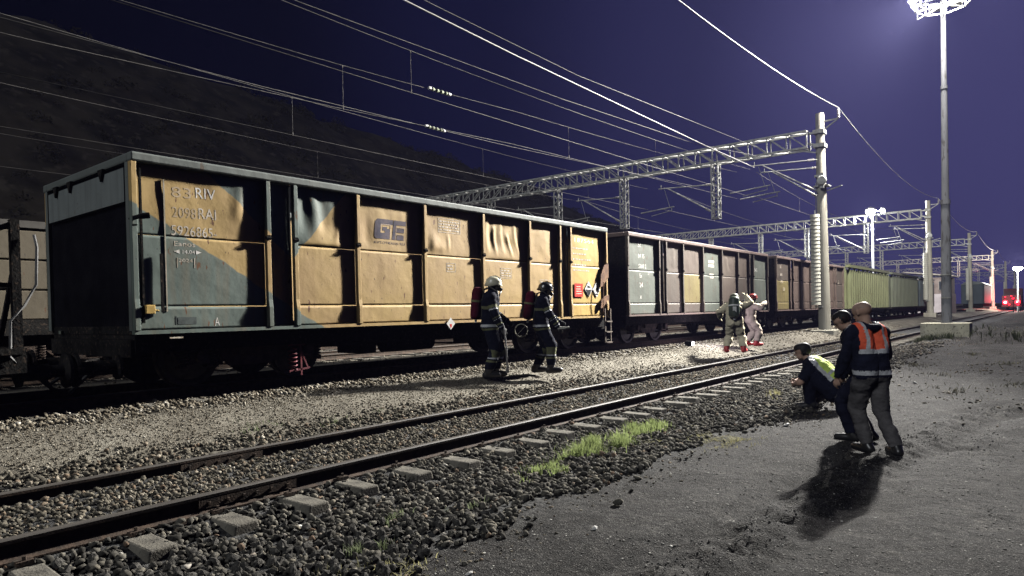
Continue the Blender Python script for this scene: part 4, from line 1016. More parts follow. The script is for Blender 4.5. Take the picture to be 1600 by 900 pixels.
Ac = [V3(-12.75, -4, 7.2), V3(-12.40, 11, 7.2), V3(-12.1, 22, 7.2), V3(-11.9, 34, 7.25)]; Am = carry(Ac, 8.75, 8.62, .48)
catenary('over the goods train, next above its far side', Ac, Am, (2.0, 11.53, 24))
Bc = [V3(-15.9, -4, 7.2), V3(-15.45, 4.5, 7.2), V3(-14.68, 11.2, 7.2), V3(-13.77, 17.2, 7.2), V3(-12.6, 34, 7.25)]; Bm = carry(Bc, 8.85, 8.6, .42)
catenary('slanting in from the neighbouring track', Bc, Bm, (11.2, 20.2, 28))
Cc = [V3(-17.95, -4, 7.2), V3(-17.83, 22, 7.2), V3(-17.6, 34, 7.25)]; Cm = carry(Cc, 8.75, 8.4, .26)
catenary('over the first track behind the train', Cc, Cm, (11.76, 20.4, 28))
Dc = [V3(-28.9, -4, 7.2), V3(-28.6, 9, 7.2), V3(-27.0, 34, 7.2)]; Dm = carry(Dc, 8.7, 8.35, .3)
catenary('over the farthest track below the hill', Dc, Dm, (14, 23))
Ec = [V3(-23., -4, 7.2), V3(-22.4, 34, 7.2)]; Em = carry(Ec, 8.75, 8.35, .3)
catenary('over the second track behind the train', Ec, Em, (16, 26))
wire('lower tie wire that carries an insulator', [V3(-16.7, -4, 7.9), V3(-16.5, 9.8, 7.9), V3(-16.1, 16, 7.9), V3(-15.8, 19.7, 7.9), V3(-14.6, 34, 8.1)], .009)
wire('bright thick wire overhead that meets the nearest portal', [V3(-11.3, -4, 9.05), V3(-11.38, 8, 8.86), V3(-11.53, 14.5, 8.78), V3(-11.67, 28, 8.69), V3(-11.7, 34, 8.7)], .019)
wire('thin wire just above the bright thick one', [V3(-11.4, -4, 9.4), V3(-11.56, 11.6, 9.12), V3(-11.66, 18, 9.12), V3(-11.4, 34, 9.6)], .009)
wire('thin upper wire beside the carrying wire of the train track', [V3(-13.1, -4, 8.9), V3(-12.84, 8.7, 8.6), V3(-12.4, 18, 8.58), V3(-11.74, 27, 8.62), V3(-11.4, 34, 9.2)], .009)
wire('feeder wire hanging between the tops of the masts', span((-7.78, -4, 10.9), (-7.78, 34, 10.87), .95, 24), .017)
for p, d, lab in ((interp(Bm, 14.35), Bm, 'white-ended insulator on the upper slanting wire'), (V3(-16.09, 16.01, 7.9), None, 'white-ended insulator on the lower tie wire')):
    q = MB(); a = Vector(p)+V3(-.02, -.42, .01); c = Vector(p)+V3(.05, .42, -.01); q.cyl(a, c, .028, n=8)
    o = q.build('insulator', mat('insulator_dark', (.20, .22, .16), rough=.4), None); tag(o, lab, 'insulator', 'insulators in the wires')
    dd = (c-a)/5
    q = MB()
    for k in range(1, 5): q.cyl(a+dd*k-dd*.2, a+dd*k+dd*.2, .06, .045, n=10)
    q.build('shed', mat('insulator_dark', (.20, .22, .16)), o)
    q = MB(); q.cyl(a, a+dd*.5, .045, .05, n=10); q.cyl(c-dd*.5, c, .05, .045, n=10); q.build('end_cap', mat('cap_white', (.85, .85, .82), rough=.4), o)
# wires past the first portal
for i in range(len(PY)-1):
    y0, y1 = PY[i], PY[i+1]; o1 = '' 
    names = ['second', 'third', 'fourth', 'fifth', 'sixth']
    far = 'towards the '+names[i]+' portal'
    dz0 = 0 if i == 0 else .3; r = .012 if i == 0 else .016
    x0, x1 = (-8.5 if i == 0 else -8.9), -8.9
    wire('feeder wire '+far, span((x0+.72, y0, 10.87+dz0), (x1+.72, y1, 11.17), .9), r+.004)
    for xo, nm in ((-3.1, 'over the goods train'), (-8.3, 'over the first track behind the train'), (-13.7, 'over the second track behind the train')):
        if i < 3 or xo > -5:
            b = MB(); m_ = span((x0+xo, y0, 8.45+dz0), (x1+xo, y1, 8.75), .7); c_ = [V3(x0+xo, y0, 7.2+dz0), V3(x1+xo, y1, 7.5)]
            catenary(nm+' '+far, c_, m_, [y0+(y1-y0)*k for k in (.2, .4, .6, .8)] if i < 2 else [], r*.85, r*.8)

# ------------------------------------------------------------------ lamps
lamp_glass = emit('lamp_glass', (.90, .92, 1.0), 160)
lamp_far = emit('far_lamp_glass', (1.0, .95, .85), 120)
red_glass = emit('red_lamp_glass', (1.0, .006, .02), 9); hot_glass = emit('hot_red_core', (1.0, .75, .65), 30)
def point(name, loc, watts, color, r, parent=None):
    l = bpy.data.lights.new(name, 'POINT'); l.energy = watts; l.color = color; l.shadow_soft_size = r; o = bpy.data.objects.new(name, l); COL.objects.link(o); o.location = loc
    if parent is not None: o.parent = parent
    return o
pole_m = mat('tower_pole', (.34, .345, .35), (.24, .245, .25), scale=3, rough=.7, stretch=(1, 1, .2), c3=(.12, .11, .10))
tw = thing('light_tower', 'tall lit floodlight tower on a concrete block right of the masts', 'light tower', (-3.72, 34.8, 0))
b = MB(); b.cyl((0, 0, .6), (0, 0, 6.0), .205, .17, n=18); b.cyl((0, 0, 6.0), (0, 0, 6.2), .19, .19, n=18); b.cyl((0, 0, 6.2), (0, 0, 11), .145, .12, n=18); b.cyl((0, 0, 11), (0, 0, 11.15), .135, .135, n=18); b.cyl((0, 0, 11.15), (0, 0, 15.2), .11, .09, n=18)
b.build('pole', pole_m, tw)
for z in (1.9, 2.9): 
    b = MB(); b.cyl((0, 0, z), (0, 0, z+.05), .215, .215, n=18); b.build('band', steel_m, tw)
b = MB(); ring = 1.05
for z in (14.62, 15.35):
    for k in range(8):
        a0, a1 = 2*PI*k/8, 2*PI*(k+1)/8; b.bar((ring*math.cos(a0), ring*math.sin(a0), z), (ring*math.cos(a1), ring*math.sin(a1), z), .055)
for k in range(8):
    a = 2*PI*k/8; b.bar((0, 0, 14.62), (ring*math.cos(a), ring*math.sin(a), 14.62), .045); b.bar((ring*math.cos(a), ring*math.sin(a), 14.62), (ring*math.cos(a), ring*math.sin(a), 15.35), .04)
b.bar((-.9, -.5, 14.1), (.2, -.2, 14.62), .05); b.bar((-.9, -.5, 14.1), (-.9, -.5, 14.6), .05)
b.build('platform', steel_m, tw)
for k in range(8):
    a = 2*PI*(k+.5)/8; c = Vector((1.12*math.cos(a), 1.12*math.sin(a), 15.0)); d = Vector((math.cos(a), math.sin(a), -.75)).normalized(); up = Vector((0, 0, 1)); sx = d.cross(up).normalized(); sy = sx.cross(d)
    R3 = Matrix((sx, d, sy)).transposed()
    b = MB(); b.cbox(c, (.46, .20, .38), R3); fl = b.build('floodlight', steel_m, tw, bevel=.02)
    b = MB(); b.cbox(c+d*.106, (.38, .012, .30), R3); b.build('lens', lamp_glass, fl)
def spot(name, loc, aim, watts, color, r, size, blend, parent):
    l = bpy.data.lights.new(name, 'SPOT'); l.energy = watts; l.color = color; l.shadow_soft_size = r; l.spot_size = math.radians(size); l.spot_blend = blend
    o = bpy.data.objects.new(name, l); COL.objects.link(o); o.location = loc; o.rotation_euler = (-Vector(aim)).to_track_quat('Z', 'Y').to_euler(); o.parent = parent
for (x, y), aim, w, sz_, bl_ in (((-.35, -1.35), (-.26, -.90, -.42), 150000, 66, 1.0), ((-1.35, -.3), (-1, -.35, -.75), 17000, 136, .6), ((1.3, -.5), (1, -.7, -.6), 6000, 136, .6), ((-.3, 1.35), (-.5, 1, -.5), 14000, 136, .6)):
    spot('floodlight_lamp', (x, y, 14.5), aim, w, (1.0, .965, .90), .42, sz_, bl_, tw)
point('added_halo_light', (0, -1.2, 17.2), 24000, (1.0, .95, .92), .3, tw)  # added light with no fitting, above the tower head, for glow in the haze
tb = MB(); tb.box(-.93, .87, -.55, .75, -.2, .83)
o = tb.build('concrete_block', mat('block_concrete', (.55, .53, .40), (.42, .40, .31), scale=3, rough=.9, bump=.4, c3=(.15, .14, .11)), None, bevel=.02, loc=(-3.72, 34.8, 0)); tag(o, 'cast concrete block under the floodlight tower', 'concrete block')
# second lamp mast beyond the train
lm = thing('lamp_mast', 'slim lit lamp mast standing behind the ribbed gondola wagons', 'lamp mast', (-14.0, 74.0, .5))
b = MB(); b.cyl((0, 0, 0), (0, 0, 10.6), .16, .09, n=12); b.bar((-.5, 0, 10.4), (.9, 0, 10.4), .06); b.build('pole', pole_m, lm)
for dx, rr in ((-.12, .50), (.95, .26)):
    b = MB(); b.lathe([(0, rr*.8), (rr*.7, rr*.5), (rr, .05), (rr*.9, -.10), (0, -.16)], (dx, -.1, 10.45), 'z', 16); ff = b.build('lamp_head', steel_m, lm)
    b = MB(); b.lathe([(0, -.35*rr/.3), (rr*.6, -.28), (rr*.86, -.11), (0, -.10)], (dx, -.1, 10.42), 'z', 16); b.build('lamp_bulb', lamp_far, ff)
point('mast_lamp', (.2, -1.2, 9.6), 15000, (.96, .97, 1.0), .3, lm)
lm2 = thing('lamp_mast', 'distant lit lamp mast at the right edge above the red lamps', 'lamp mast', (-5.0, 142.0, 0))
b = MB(); b.cyl((0, 0, 0), (0, 0, 7.6), .15, .09, n=10); b.build('pole', pole_m, lm2)
b = MB(); b.lathe([(0, .30), (.5, .22), (.7, 0), (.5, -.30), (0, -.42)], (0, 0, 7.3), 'z', 16); b.build('lamp_bulb', lamp_far, lm2)
point('mast_lamp', (0, -5.0, 8.2), 16000, (1, .96, .86), .3, lm2)
# shunting vehicle with red tail lamps, far away beside the tracks
sv = thing('shunting_locomotive', 'distant dark locomotive showing bright red lamps at the right edge', 'locomotive', (-6.2, 150, .26), 0)
b = MB(); b.box(-1.4, 1.4, 0, 10, .9, 2.6); b.box(-1.4, 1.4, 6, 9, 2.6, 3.9); b.box(-1.45, 1.45, -.3, 10.3, .5, .9)
b.build('body', mat('loco_dark', (.035, .02, .02)), sv, bevel=.08)
for x in (-1.0, 1.0):
    for y in (1.5, 3.2, 7, 8.7):
        b = MB(); b.cyl((x*.75-.06, y, .48), (x*.75+.06, y, .48), .48, n=18); b.build('wheel', wheel_m, sv)
for x, z, r in ((-.9, 1.35, .38), (.9, 1.35, .38), (-.9, 2.3, .10), (0.0, 2.45, .08), (.9, .95, .12), (-.3, .95, .1)):
    b = MB(); b.lathe([(0, -.1), (r, -.06), (r, .02), (0, .02)], (x, -.35, z), 'y', 14); rl = b.build('red_lamp', red_glass, sv)
    if r > .3: b = MB(); b.lathe([(0, -.16), (r*.42, -.13), (r*.42, -.1), (0, -.1)], (x, -.35, z), 'y', 12); b.build('lamp_core', hot_glass, rl)
point('red_lamp_light', (0, -4.5, 2.0), 3500, (1, .004, .03), .3, sv)
for k, (x, y, z) in enumerate(((-3.4, 128, 1.2), (-1.9, 131, 1.35), (-4.2, 120, 1.0), (-.3, 133, 1.9), (-2.8, 122, .7), (1.2, 128, 1.6), (-5.0, 126, 1.9))):
    sg = thing('signal_lamp', ['red signal lamp nearest the far locomotive', 'red signal lamp second from the right edge', 'low red signal lamp beside the far rails', 'raised red signal lamp toward the right edge', 'lowest red signal lamp on the ground', 'red signal lamp at the very right edge', 'red signal lamp just left of the other red lamps'][k], 'signal lamp', (x, y, .1), 0, 'red lamps at the far end of the yard')
    b = MB(); b.cyl((0, 0, 0), (0, 0, z), .05, n=8); b.box(-.16, .16, -.08, .12, z-.05, z+.45); b.build('post', under, sg)
    b = MB(); b.lathe([(0, -.10), (.13, -.06), (.13, .02), (0, .02)], (0, -.09, z+.2), 'y', 14); b.build('red_lens', red_glass, sg)
# far trackside hut and wagons between the masts
hut_w = mat('hut_wall', (.52, .46, .45), (.42, .37, .36), scale=1.2, rough=.85)
h = thing('trackside_hut', 'pale walled trackside building with sloping roof behind the tower', 'building', (-11.6, 92, .5))
b = MB(); b.box(-2.2, 2.2, 0, 5, 0, 2.3); b.build('wall', hut_w, h)
b = MB(); b.box(-2.1, 2.1, .1, 4.9, 2.31, 4.2); b.build('upper_wall', mat('hut_board', (.30, .24, .21), (.18, .14, .12), scale=1.5, rough=.85), h)
b = MB(); b.prism([(-2.5, 4.9), (2.5, 4.25), (2.5, 4.4), (-2.5, 5.05)], 'y', -.4, 5.4); b.build('roof', mat('hut_roof', (.42, .38, .32), rough=.7), h)
for x in (-1.3, .2, 1.3):
    b = MB(); b.box(x-.3, x+.3, -.04, .1, 2.7, 3.8); wv = b.build('window', mat('hut_frame', (.4, .36, .3)), h)
    b = MB(); b.box(x-.24, x+.24, -.06, -.041, 2.76, 3.74); b.build('pane', mat('dark_glass', (.03, .035, .045), rough=.15, spec=.5), wv)
fwg = thing('goods_wagon', 'blue-grey closed wagon far away left of the red lamps', 'wagon', (-9.4, 118, .6))
b = MB(); b.box(-1.4, 1.4, 0, 13, .9, 3.7); b.build('body', rib_b, fwg, bevel=.05)
b = MB(); b.box(-1.2, 1.2, .2, 12.8, .3, .89); b.build('underframe', under, fwg)
b = MB(); b.prism([(-1.5, 3.7), (1.5, 3.7), (1.0, 4.05), (0, 4.2), (-1.0, 4.05)], 'y', -.1, 13.1); b.build('roof', rim_grey, fwg)
# small work lamp lying on the walkway where the protective-suit crew is working
wl = thing('work_lamp', 'small lit work lamp on the ground beside the grey-green wagon', 'lamp', (-9.15, 20.3, .50))
b = MB(); b.box(-.12, .12, -.08, .08, 0, .16); b.build('lamp_case', under, wl, bevel=.01)
b = MB(); b.box(.121, .13, -.06, .06, .03, .13); b.build('lamp_lens', emit('work_lens', (.95, .85, 1.0), 30), wl)
point('work_lamp_light', (.55, .6, .55), 55, (.90, .78, 1.0), .08, wl)
# ------------------------------------------------------------------ people
def fabric(name, c, c2=None, rough=.9, scale=7): return mat(name, c, c2 or tuple(v*.6 for v in c), scale=scale, rough=rough, bump=1.4, bscale=11, spec=.1)
skin = mat('skin', (.50, .33, .25), (.43, .27, .20), scale=9, rough=.55)
stubble = mat('shaved_scalp', (.42, .29, .225), (.32, .22, .175), scale=14, rough=.5)
hair_m = mat('dark_hair', (.02, .017, .016), (.008, .008, .008), scale=60, rough=.6)
navy = fabric('navy_cloth', (.008, .010, .022)); navy2 = fabric('navy_jacket', (.013, .015, .032)); grey_t = fabric('grey_trousers', (.115, .11, .112))
orange = fabric('orange_cloth', (.95, .17, .08), (.85, .12, .06), rough=.8); silver = fabric('reflective_tape', (.55, .56, .58), (.42, .43, .45), rough=.4, scale=30)
lime = fabric('lime_tape', (.60, .78, .16), (.50, .66, .12), rough=.7); black_l = mat('black_leather', (.012, .012, .013), (.02, .02, .02), rough=.35, spec=.5)
beige = fabric('beige_suit', (.78, .70, .50), (.62, .56, .40)); pinks = fabric('pink_suit', (.62, .52, .42), (.48, .40, .33)); redb = mat('red_rubber', (.60, .04, .035), (.42, .03, .03), rough=.45, spec=.5)
maroon = fabric('maroon_cover', (.085, .008, .022), (.05, .006, .014)); helmet_c = mat('helmet_cream', (.62, .60, .46), (.5, .48, .36), rough=.3, spec=.5)
visor_m = mat('visor_black', (.01, .012, .018), rough=.12, spec=.6); greenb = mat('cylinder_green', (.055, .075, .055), (.03, .04, .03), rough=.4)
olive_band = fabric('dirty_band', (.17, .18, .09), (.10, .10, .06), rough=.7)
def ik(a, b, l1, l2, pole):
    a, b, pole = Vector(a), Vector(b), Vector(pole); d = b-a; L = min(d.length, (l1+l2)*.999); u = d.normalized()
    b = a+u*L; x = (l1*l1-l2*l2+L*L)/(2*L); h = math.sqrt(max(0, l1*l1-x*x)); p = pole-u*pole.dot(u); p.normalize()
    return a+u*x+p*h, b
def person(label, loc, rz, pose, outfit, scale=1.0, voxel=.011, group=None):
    P = dict(hip=(0, 0, .93), lean=0.0, twist=0.0, feet=[(-.10, .0), (.10, .0)], toe=[0.0, 0.0], heel=[0, 0], hands=[(-.24, .06, .80), (.24, .06, .80)], elbow=[(-.5, -1, 0), (.5, -1, 0)],
             head=(0, 0), bulk=1.0, kneed=[(0, 1, 0), (0, 1, 0)], hunch=0.0, fist=.5, headlen=0)
    P.update(pose); K = P['bulk']
    t = thing('person', label, 'person', loc, rz, group); t.scale = (scale,)*3
    hip = Vector(P['hip']); ln = P['lean']
    D = Vector((0, math.sin(ln), math.cos(ln))); D2 = Vector((0, math.sin(ln+P['hunch']), math.cos(ln+P['hunch'])))
    waist = hip+D*.16; chest = waist+D2*.18; sh = waist+D2*.31; neck = waist+D2*.37
    Ft = Matrix.Rotation(P['twist'], 3, 'Z'); X = Ft @ Vector((1, 0, 0)); Bk = D2.cross(X)*1.0      # forward of chest = X cross D
    Fc = D2.cross(X); Fc = -Fc if Fc.y < 0 else Fc
    C = []
    def cap(a, b, ra, rb, lab): C.append((Vector(a), Vector(b), ra, rb, lab))
    for s in (-1, 1):
        cap(hip+Vector((s*.07, 0, -.03)), hip+Vector((s*.07, 0, .06)), .115*K, .11*K, 'pelvis')
        cap(hip+Vector((s*.065, 0, .04)), waist+X*s*.06, .11*K, .105*K, 'torso'); cap(waist+X*s*.06, chest+X*s*.085, .105*K, .115*K, 'torso')
        cap(chest+X*s*.085, sh+X*s*.085-D2*.03, .115*K, .10*K, 'torso')
        cap(sh+X*s*.10-D2*.02, sh+X*s*.175-D2*.035, .085*K, .068*K, 'torso'); cap(neck+D2*.0, sh+X*s*.14-D2*.01, .052, .06*K, 'torso')
    hy, hp = P['head']; up = (D2*.6+Vector((0, 0, .8))).normalized() if ln+P['hunch'] > .3 else Vector((0, 0, 1))
    Rh = Matrix.Rotation(hy+P['twist'], 3, 'Z') @ Matrix.Rotation(hp, 3, 'X')
    hc = neck+up*.105+Rh @ Vector((0, .035, .05))
    cap(neck-D2*.02, hc-Rh @ Vector((0, .02, .06)), .058, .055, 'neck')
    def H(x, y, z): return hc+Rh @ Vector((x, y, z))
    cap(H(0, -.025, .03), H(0, .02, .035), .092, .086, 'head'); cap(H(0, .02, -.01), H(0, .035, -.055), .074, .060, 'head'); cap(H(0, .045, -.075), H(0, .06, -.085), .040, .034, 'head')
    cap(H(0, .092, .012), H(0, .112, -.022), .010, .015, 'head'); cap(H(-.03, .078, .030), H(.03, .078, .030), .014, .014, 'head'); cap(H(-.016, .092, -.058), H(.016, .092, -.058), .010, .010, 'head')
    for s in (-1, 1): cap(H(s*.083, -.005, .018), H(s*.080, .0, -.022), .018, .012, 'head')
    an = []
    for i, s in enumerate((-1, 1)):
        fx, fy = P['feet'][i]; hz = P['heel'][i]
        A0 = hip+Vector((s*.09, 0, -.03)); kn, ankle = ik(A0, (fx, fy, .09+hz), .44, .43, P['kneed'][i])
        cap(A0, kn, .092*K, .064*K, 'thigh%d' % i); mid = kn.lerp(ankle, .35); cap(kn, mid, .062*K, .062*K, 'shin%d' % i); cap(mid, ankle, .060*K, .044*K, 'shin%d' % i)
        ta = P['toe'][i]; td = Vector((math.sin(-ta), math.cos(ta), 0))
        fz = Vector((0, 0, -.045)); toe = Vector((ankle.x, ankle.y, .045 if hz < .12 else hz*.6))+td*.15
        cap(ankle+fz-td*.03, toe-td*.04, .046, .042, 'foot%d' % i); cap(toe-td*.04, toe+td*.03, .042, .032, 'foot%d' % i); cap(ankle, ankle+fz-td*.04, .05, .046, 'foot%d' % i)
        S0 = sh+X*s*.185-D2*.04; el, wr = ik(S0, P['hands'][i], .29, .25, P['elbow'][i])
        cap(S0, el, .056*K, .046*K, 'upper%d' % i); cap(el, el.lerp(wr, .4), .045*K, .043*K, 'fore%d' % i); cap(el.lerp(wr, .4), wr, .042*K, .031*max(1, K*.9), 'fore%d' % i)
        d = (wr-el).normalized(); d = (d+Vector(P.get('hdir', [(0, 0, 0)]*2)[i])).normalized()
        side = d.cross(Vector((s, 0, 0)) if abs(d.x) < .9 else Vector((0, 1, 0))).normalized(); nrm_ = side.cross(d)*(-s)
        if nrm_.dot(Vector((-s, 0, 0))) < 0: nrm_ = -nrm_
        for q in (-.022, 0, .022): cap(wr+side*q*.5, wr+d*.085+side*q, .019, .015, 'hand%d' % i)
        for q, l in ((-.030, .062), (-.010, .074), (.010, .070), (.030, .054)):
            f0 = wr+d*.085+side*q; f1 = f0+(d*(1-.45*P['fist'])+nrm_*.55*P['fist']).normalized()*l*.55; f2 = f1+(d*(1-1.1*P['fist'])+nrm_*1.1*P['fist']).normalized()*l*.5
            cap(f0, f1, .0105, .0095, 'hand%d' % i); cap(f1, f2, .0095, .008, 'hand%d' % i)
        th0 = wr+d*.03-side*.022*(1 if s > 0 else 1); th1 = th0+(d*.7-side*.6+nrm_*.35).normalized()*.045; cap(th0, th1, .013, .011, 'hand%d' % i); cap(th1, th1+(d*.9+nrm_*.5).normalized()*.032, .011, .009, 'hand%d' % i)
        an.append((S0, el, wr, kn, ankle, d))
    b = MB()
    for a, c, ra, rb, lab in C:                               # rounded cone solids
        ax = c-a; L = ax.length; u = ax.normalized() if L > 1e-6 else Vector((0, 0, 1)); q = Vector((0, 0, 1)) if abs(u.z) < .9 else Vector((1, 0, 0)); e1 = u.cross(q).normalized(); e2 = u.cross(e1); n = 14; rings = []
        prof = [(-ra*math.cos(x), ra*math.sin(x)) for x in (.25, .6, 1.0, 1.4)]+[(L+rb*math.sin(x), rb*math.cos(x)) for x in (.17, .57, .97, 1.32)]
        o = []
        for tt_, r in prof: o += [a+u*tt_+(e1*math.cos(2*PI*k/n)+e2*math.sin(2*PI*k/n))*r for k in range(n)]
        m = len(prof); b.add(o, [(i*n+k, i*n+(k+1) % n, (i+1)*n+(k+1) % n, (i+1)*n+k) for i in range(m-1) for k in range(n)]+[tuple(range(n-1, -1, -1)), tuple(range((m-1)*n, m*n))])
    tmp = b.build('tmp_body', skin, None); md = tmp.modifiers.new('r', 'REMESH'); md.mode = 'VOXEL'; md.voxel_size = voxel; sm = tmp.modifiers.new('s', 'SMOOTH'); sm.factor = .5; sm.iterations = 3
    dg = bpy.context.evaluated_depsgraph_get(); me = bpy.data.meshes.new_from_object(tmp.evaluated_get(dg)); bpy.data.objects.remove(tmp)
    nv = len(me.vertices); V = np.empty(nv*3, np.float32); me.vertices.foreach_get('co', V); V = V.reshape(-1, 3).astype(float)
    Nn = np.empty(nv*3, np.float32); me.vertices.foreach_get('normal', Nn); Nn = Nn.reshape(-1, 3).astype(float)
    npoly = len(me.polygons); lt = np.empty(npoly, np.int32); me.polygons.foreach_get('loop_total', lt); li = np.empty(len(me.loops), np.int32); me.loops.foreach_get('vertex_index', li)
    assert (lt == 4).all(); Q = li.reshape(-1, 4); bpy.data.meshes.remove(me)
    FC = V[Q].mean(1)
    best = np.full(len(FC), 1e9); lab = np.zeros(len(FC), int); par = np.zeros(len(FC)); labs = sorted({c[4] for c in C}); cnt = {}
    for a, c, ra, rb, l in C:
        av = np.array(a); d = np.array(c)-av; dd = d@d+1e-12; s_ = np.clip(((FC-av)@d)/dd, 0, 1); dist = np.linalg.norm(FC-av-s_[:, None]*d, axis=1)-(ra+(rb-ra)*s_)
        k = dist < best; best[k] = dist[k]; lab[k] = labs.index(l); par[k] = s_[k]
    L_ = np.array(labs)[lab]
    info = dict(L=L_, t=par, p=FC, H=H, Rh=Rh, hc=hc, X=X, D2=D2, sh=sh, hip=hip, waist=waist, chest=chest, neck=neck, an=an, Fc=Fc, local=(FC-np.array(hc))@np.array(Rh))
    # body in skin
    npmesh('body', V, Q, [skin], t, smooth=True)
    # garments: pieces of the body surface lifted off it
    def garment(name, mask, mats, mi, off=.009, wr=.006, seed=1):
        q = Q[mask]; ids, inv = np.unique(q, return_inverse=True); v = V[ids]+Nn[ids]*(off+wr*2*fbm(V[ids, 0]*9+V[ids, 1]*5+seed, V[ids, 2]*8, 3, seed))[:, None]
        nn = len(ids); q2 = inv.reshape(q.shape)
        return npmesh(name, v, q2, mats, t, smooth=True, mi=mi[mask])
    outfit(t, info, garment, an)
    return t, info
def isin(L, *names): return np.array([any(s.startswith(n) for n in names) for s in L])
def eyes(t, info):
    H = info['H']
    for s in (-1, 1):
        b = MB(); c = H(s*.030, .088, .012)
        b.lathe([(0, -.010), (.007, -.006), (.009, 0), (.007, .006), (0, .010)], c, 'z', 8); b.build('eye', visor_m, t, smooth=True)
def helmet_mesh(t, info, m, brim=.012, r=.125, name='helmet'):
    H = info['H']; b = MB(); n = 20; vs = []; rings = [(0, 1.0), (.35, .97), (.7, .80), (1.0, .52), (1.25, .22), (1.45, .04)]
    for a, rr in rings:
        for k in range(n):
            x, y = math.cos(2*PI*k/n), math.sin(2*PI*k/n); vs.append(H(x*r*rr, -.005+y*r*1.16*rr, .02+math.sin(min(a, 1.57))*r*1.02))
    for k in range(n):
        x, y = math.cos(2*PI*k/n), math.sin(2*PI*k/n); f = 1.0 if y > .3 else 1.0
        vs.append(H(x*(r+brim), -.005+y*(r*1.16+brim*(2.2 if y > 0 else 1.6)), .0 if y > 0 else -.05*(1 if y < -.2 else .6)))
    m_ = len(rings); fs = [(i*n+k, i*n+(k+1) % n, (i+1)*n+(k+1) % n, (i+1)*n+k) for i in range(m_-1) for k in range(n)]+[(m_*n+k, m_*n+(k+1) % n, (k+1) % n, k) for k in range(n)]+[tuple(range((m_-1)*n, m_*n))]
    b.add(vs, fs); o = b.build(name, m, t, smooth=True); md = o.modifiers.new('thick', 'SOLIDIFY'); md.thickness = .006
    c = MB(); c.tube([H(0, -.13, .06), H(0, -.08, .125), H(0, 0, .155), H(0, .08, .135), H(0, .135, .08)], .012, 6); c.build('crest', m, o, smooth=True)
    return o
def band(arr, lo, hi): return (arr > lo) & (arr < hi)

# --- bald man in navy jacket with orange yoke
def out_a(t, I, G, an):
    L, p, tt_, loc = I['L'], I['p'], I['t'], I['local']
    z = p[:, 2]; top = isin(L, 'torso', 'upper', 'fore') | ((isin(L, 'pelvis') | isin(L, 'thigh')) & (z > .855)); top &= ~((isin(L, 'fore')) & (tt_ > .93) & (z < .86))
    mi = np.zeros(len(z), int); tor = isin(L, 'torso')
    vfrac = z-.03*np.abs(p[:, 0])
    yk = np.abs(p[:, 0]) < .172; mi[tor & (vfrac > 1.18) & yk] = 1
    mi[tor & band(vfrac, 1.135, 1.185) & yk] = 2; mi[(tor | isin(L, 'pelvis', 'thigh')) & band(z, .895, .945)] = 2
    mi[tor & (vfrac > 1.18) & band(np.abs(p[:, 0]), .085, .125)] = 2; mi[tor & (z > 1.405) & (np.abs(p[:, 0]) < .10)] = 0
    G('jacket', top, [navy2, orange, silver], mi, .022, .024, 3)
    G('trousers', (isin(L, 'pelvis', 'thigh', 'shin')) & (z < .88) & (z > .10), [grey_t], mi*0, .020, .026, 5)
    [G('shoe', isin(L, 'foot'+k) | (isin(L, 'shin'+k) & (z <= .105)), [black_l], mi*0, .010, .0, 6) for k in '01']
    G('shaved_scalp', isin(L, 'head') & (loc[:, 2] > .035) & (loc[:, 1] < .065), [stubble], mi*0, .002, .001, 7)
    n = I['neck']; b = MB(); b.tube([n+Vector((.105*math.cos(a), -.035+.085*math.sin(a), -.01+.02*math.sin(a))) for a in np.linspace(-PI*.98, .0, 12)], .045, 8); b.build('hood', navy2, t, smooth=True)
    b = MB()
    for k, zz in enumerate((1.36, 1.33, 1.30)):
        for q in range(5):
            x = -.075+q*.032; b.cbox((x, -.155-.0, zz), (.018, .004, .012))
    eyes(t, I)
E1 = math.radians
A, IA = person('bald man in navy jacket with orange yoke and grey trousers, back to the viewer', (-1.63, 8.52, .0), E1(50),
    dict(feet=[(-.05, .04), (.13, -.20)], toe=[.15, -.25], hands=[(-.26, .26, .84), (.22, .36, 1.02)], elbow=[(-.4, -1, 0), (.4, -1, 0)], head=(.30, -.30), lean=.09, hunch=.08, fist=.55, bulk=1.10, hip=(0, .02, .935)), out_a, 1.0, .0105)
# --- second man, half hidden
def out_b(t, I, G, an):
    L, p, tt_, loc = I['L'], I['p'], I['t'], I['local']; z = p[:, 2]; mi = np.zeros(len(z), int)
    G('jacket', isin(L, 'torso', 'upper', 'fore') | (isin(L, 'pelvis') & (z > .84)), [navy], mi, .018, .012, 13)
    G('trousers', isin(L, 'pelvis', 'thigh', 'shin') & (z < .88) & (z > .09), [navy2], mi, .018, .022, 15)
    [G('shoe', isin(L, 'foot'+k) | (isin(L, 'shin'+k) & (z <= .10)), [black_l], mi, .010, 0, 16) for k in '01']
    G('hair', isin(L, 'head') & ((loc[:, 2] > .055) | ((loc[:, 1] < -.01) & (loc[:, 2] > -.045))) & (loc[:, 1] < .085-.2*np.maximum(0, .09-loc[:, 2])), [hair_m], mi, .012, .008, 17)
    eyes(t, I)
person('dark-haired man in navy clothes leaning forward behind the bald man', (-1.93, 9.22, .0), E1(88),
    dict(feet=[(-.11, .05), (.10, -.12)], hands=[(-.18, .12, .84), (.16, .16, .86)], head=(.05, -.60), lean=.14, hunch=.24, hip=(0, -.06, .90), elbow=[(-.6, -.8, -.2), (.6, -.8, -.2)]), out_b, .98, .012)
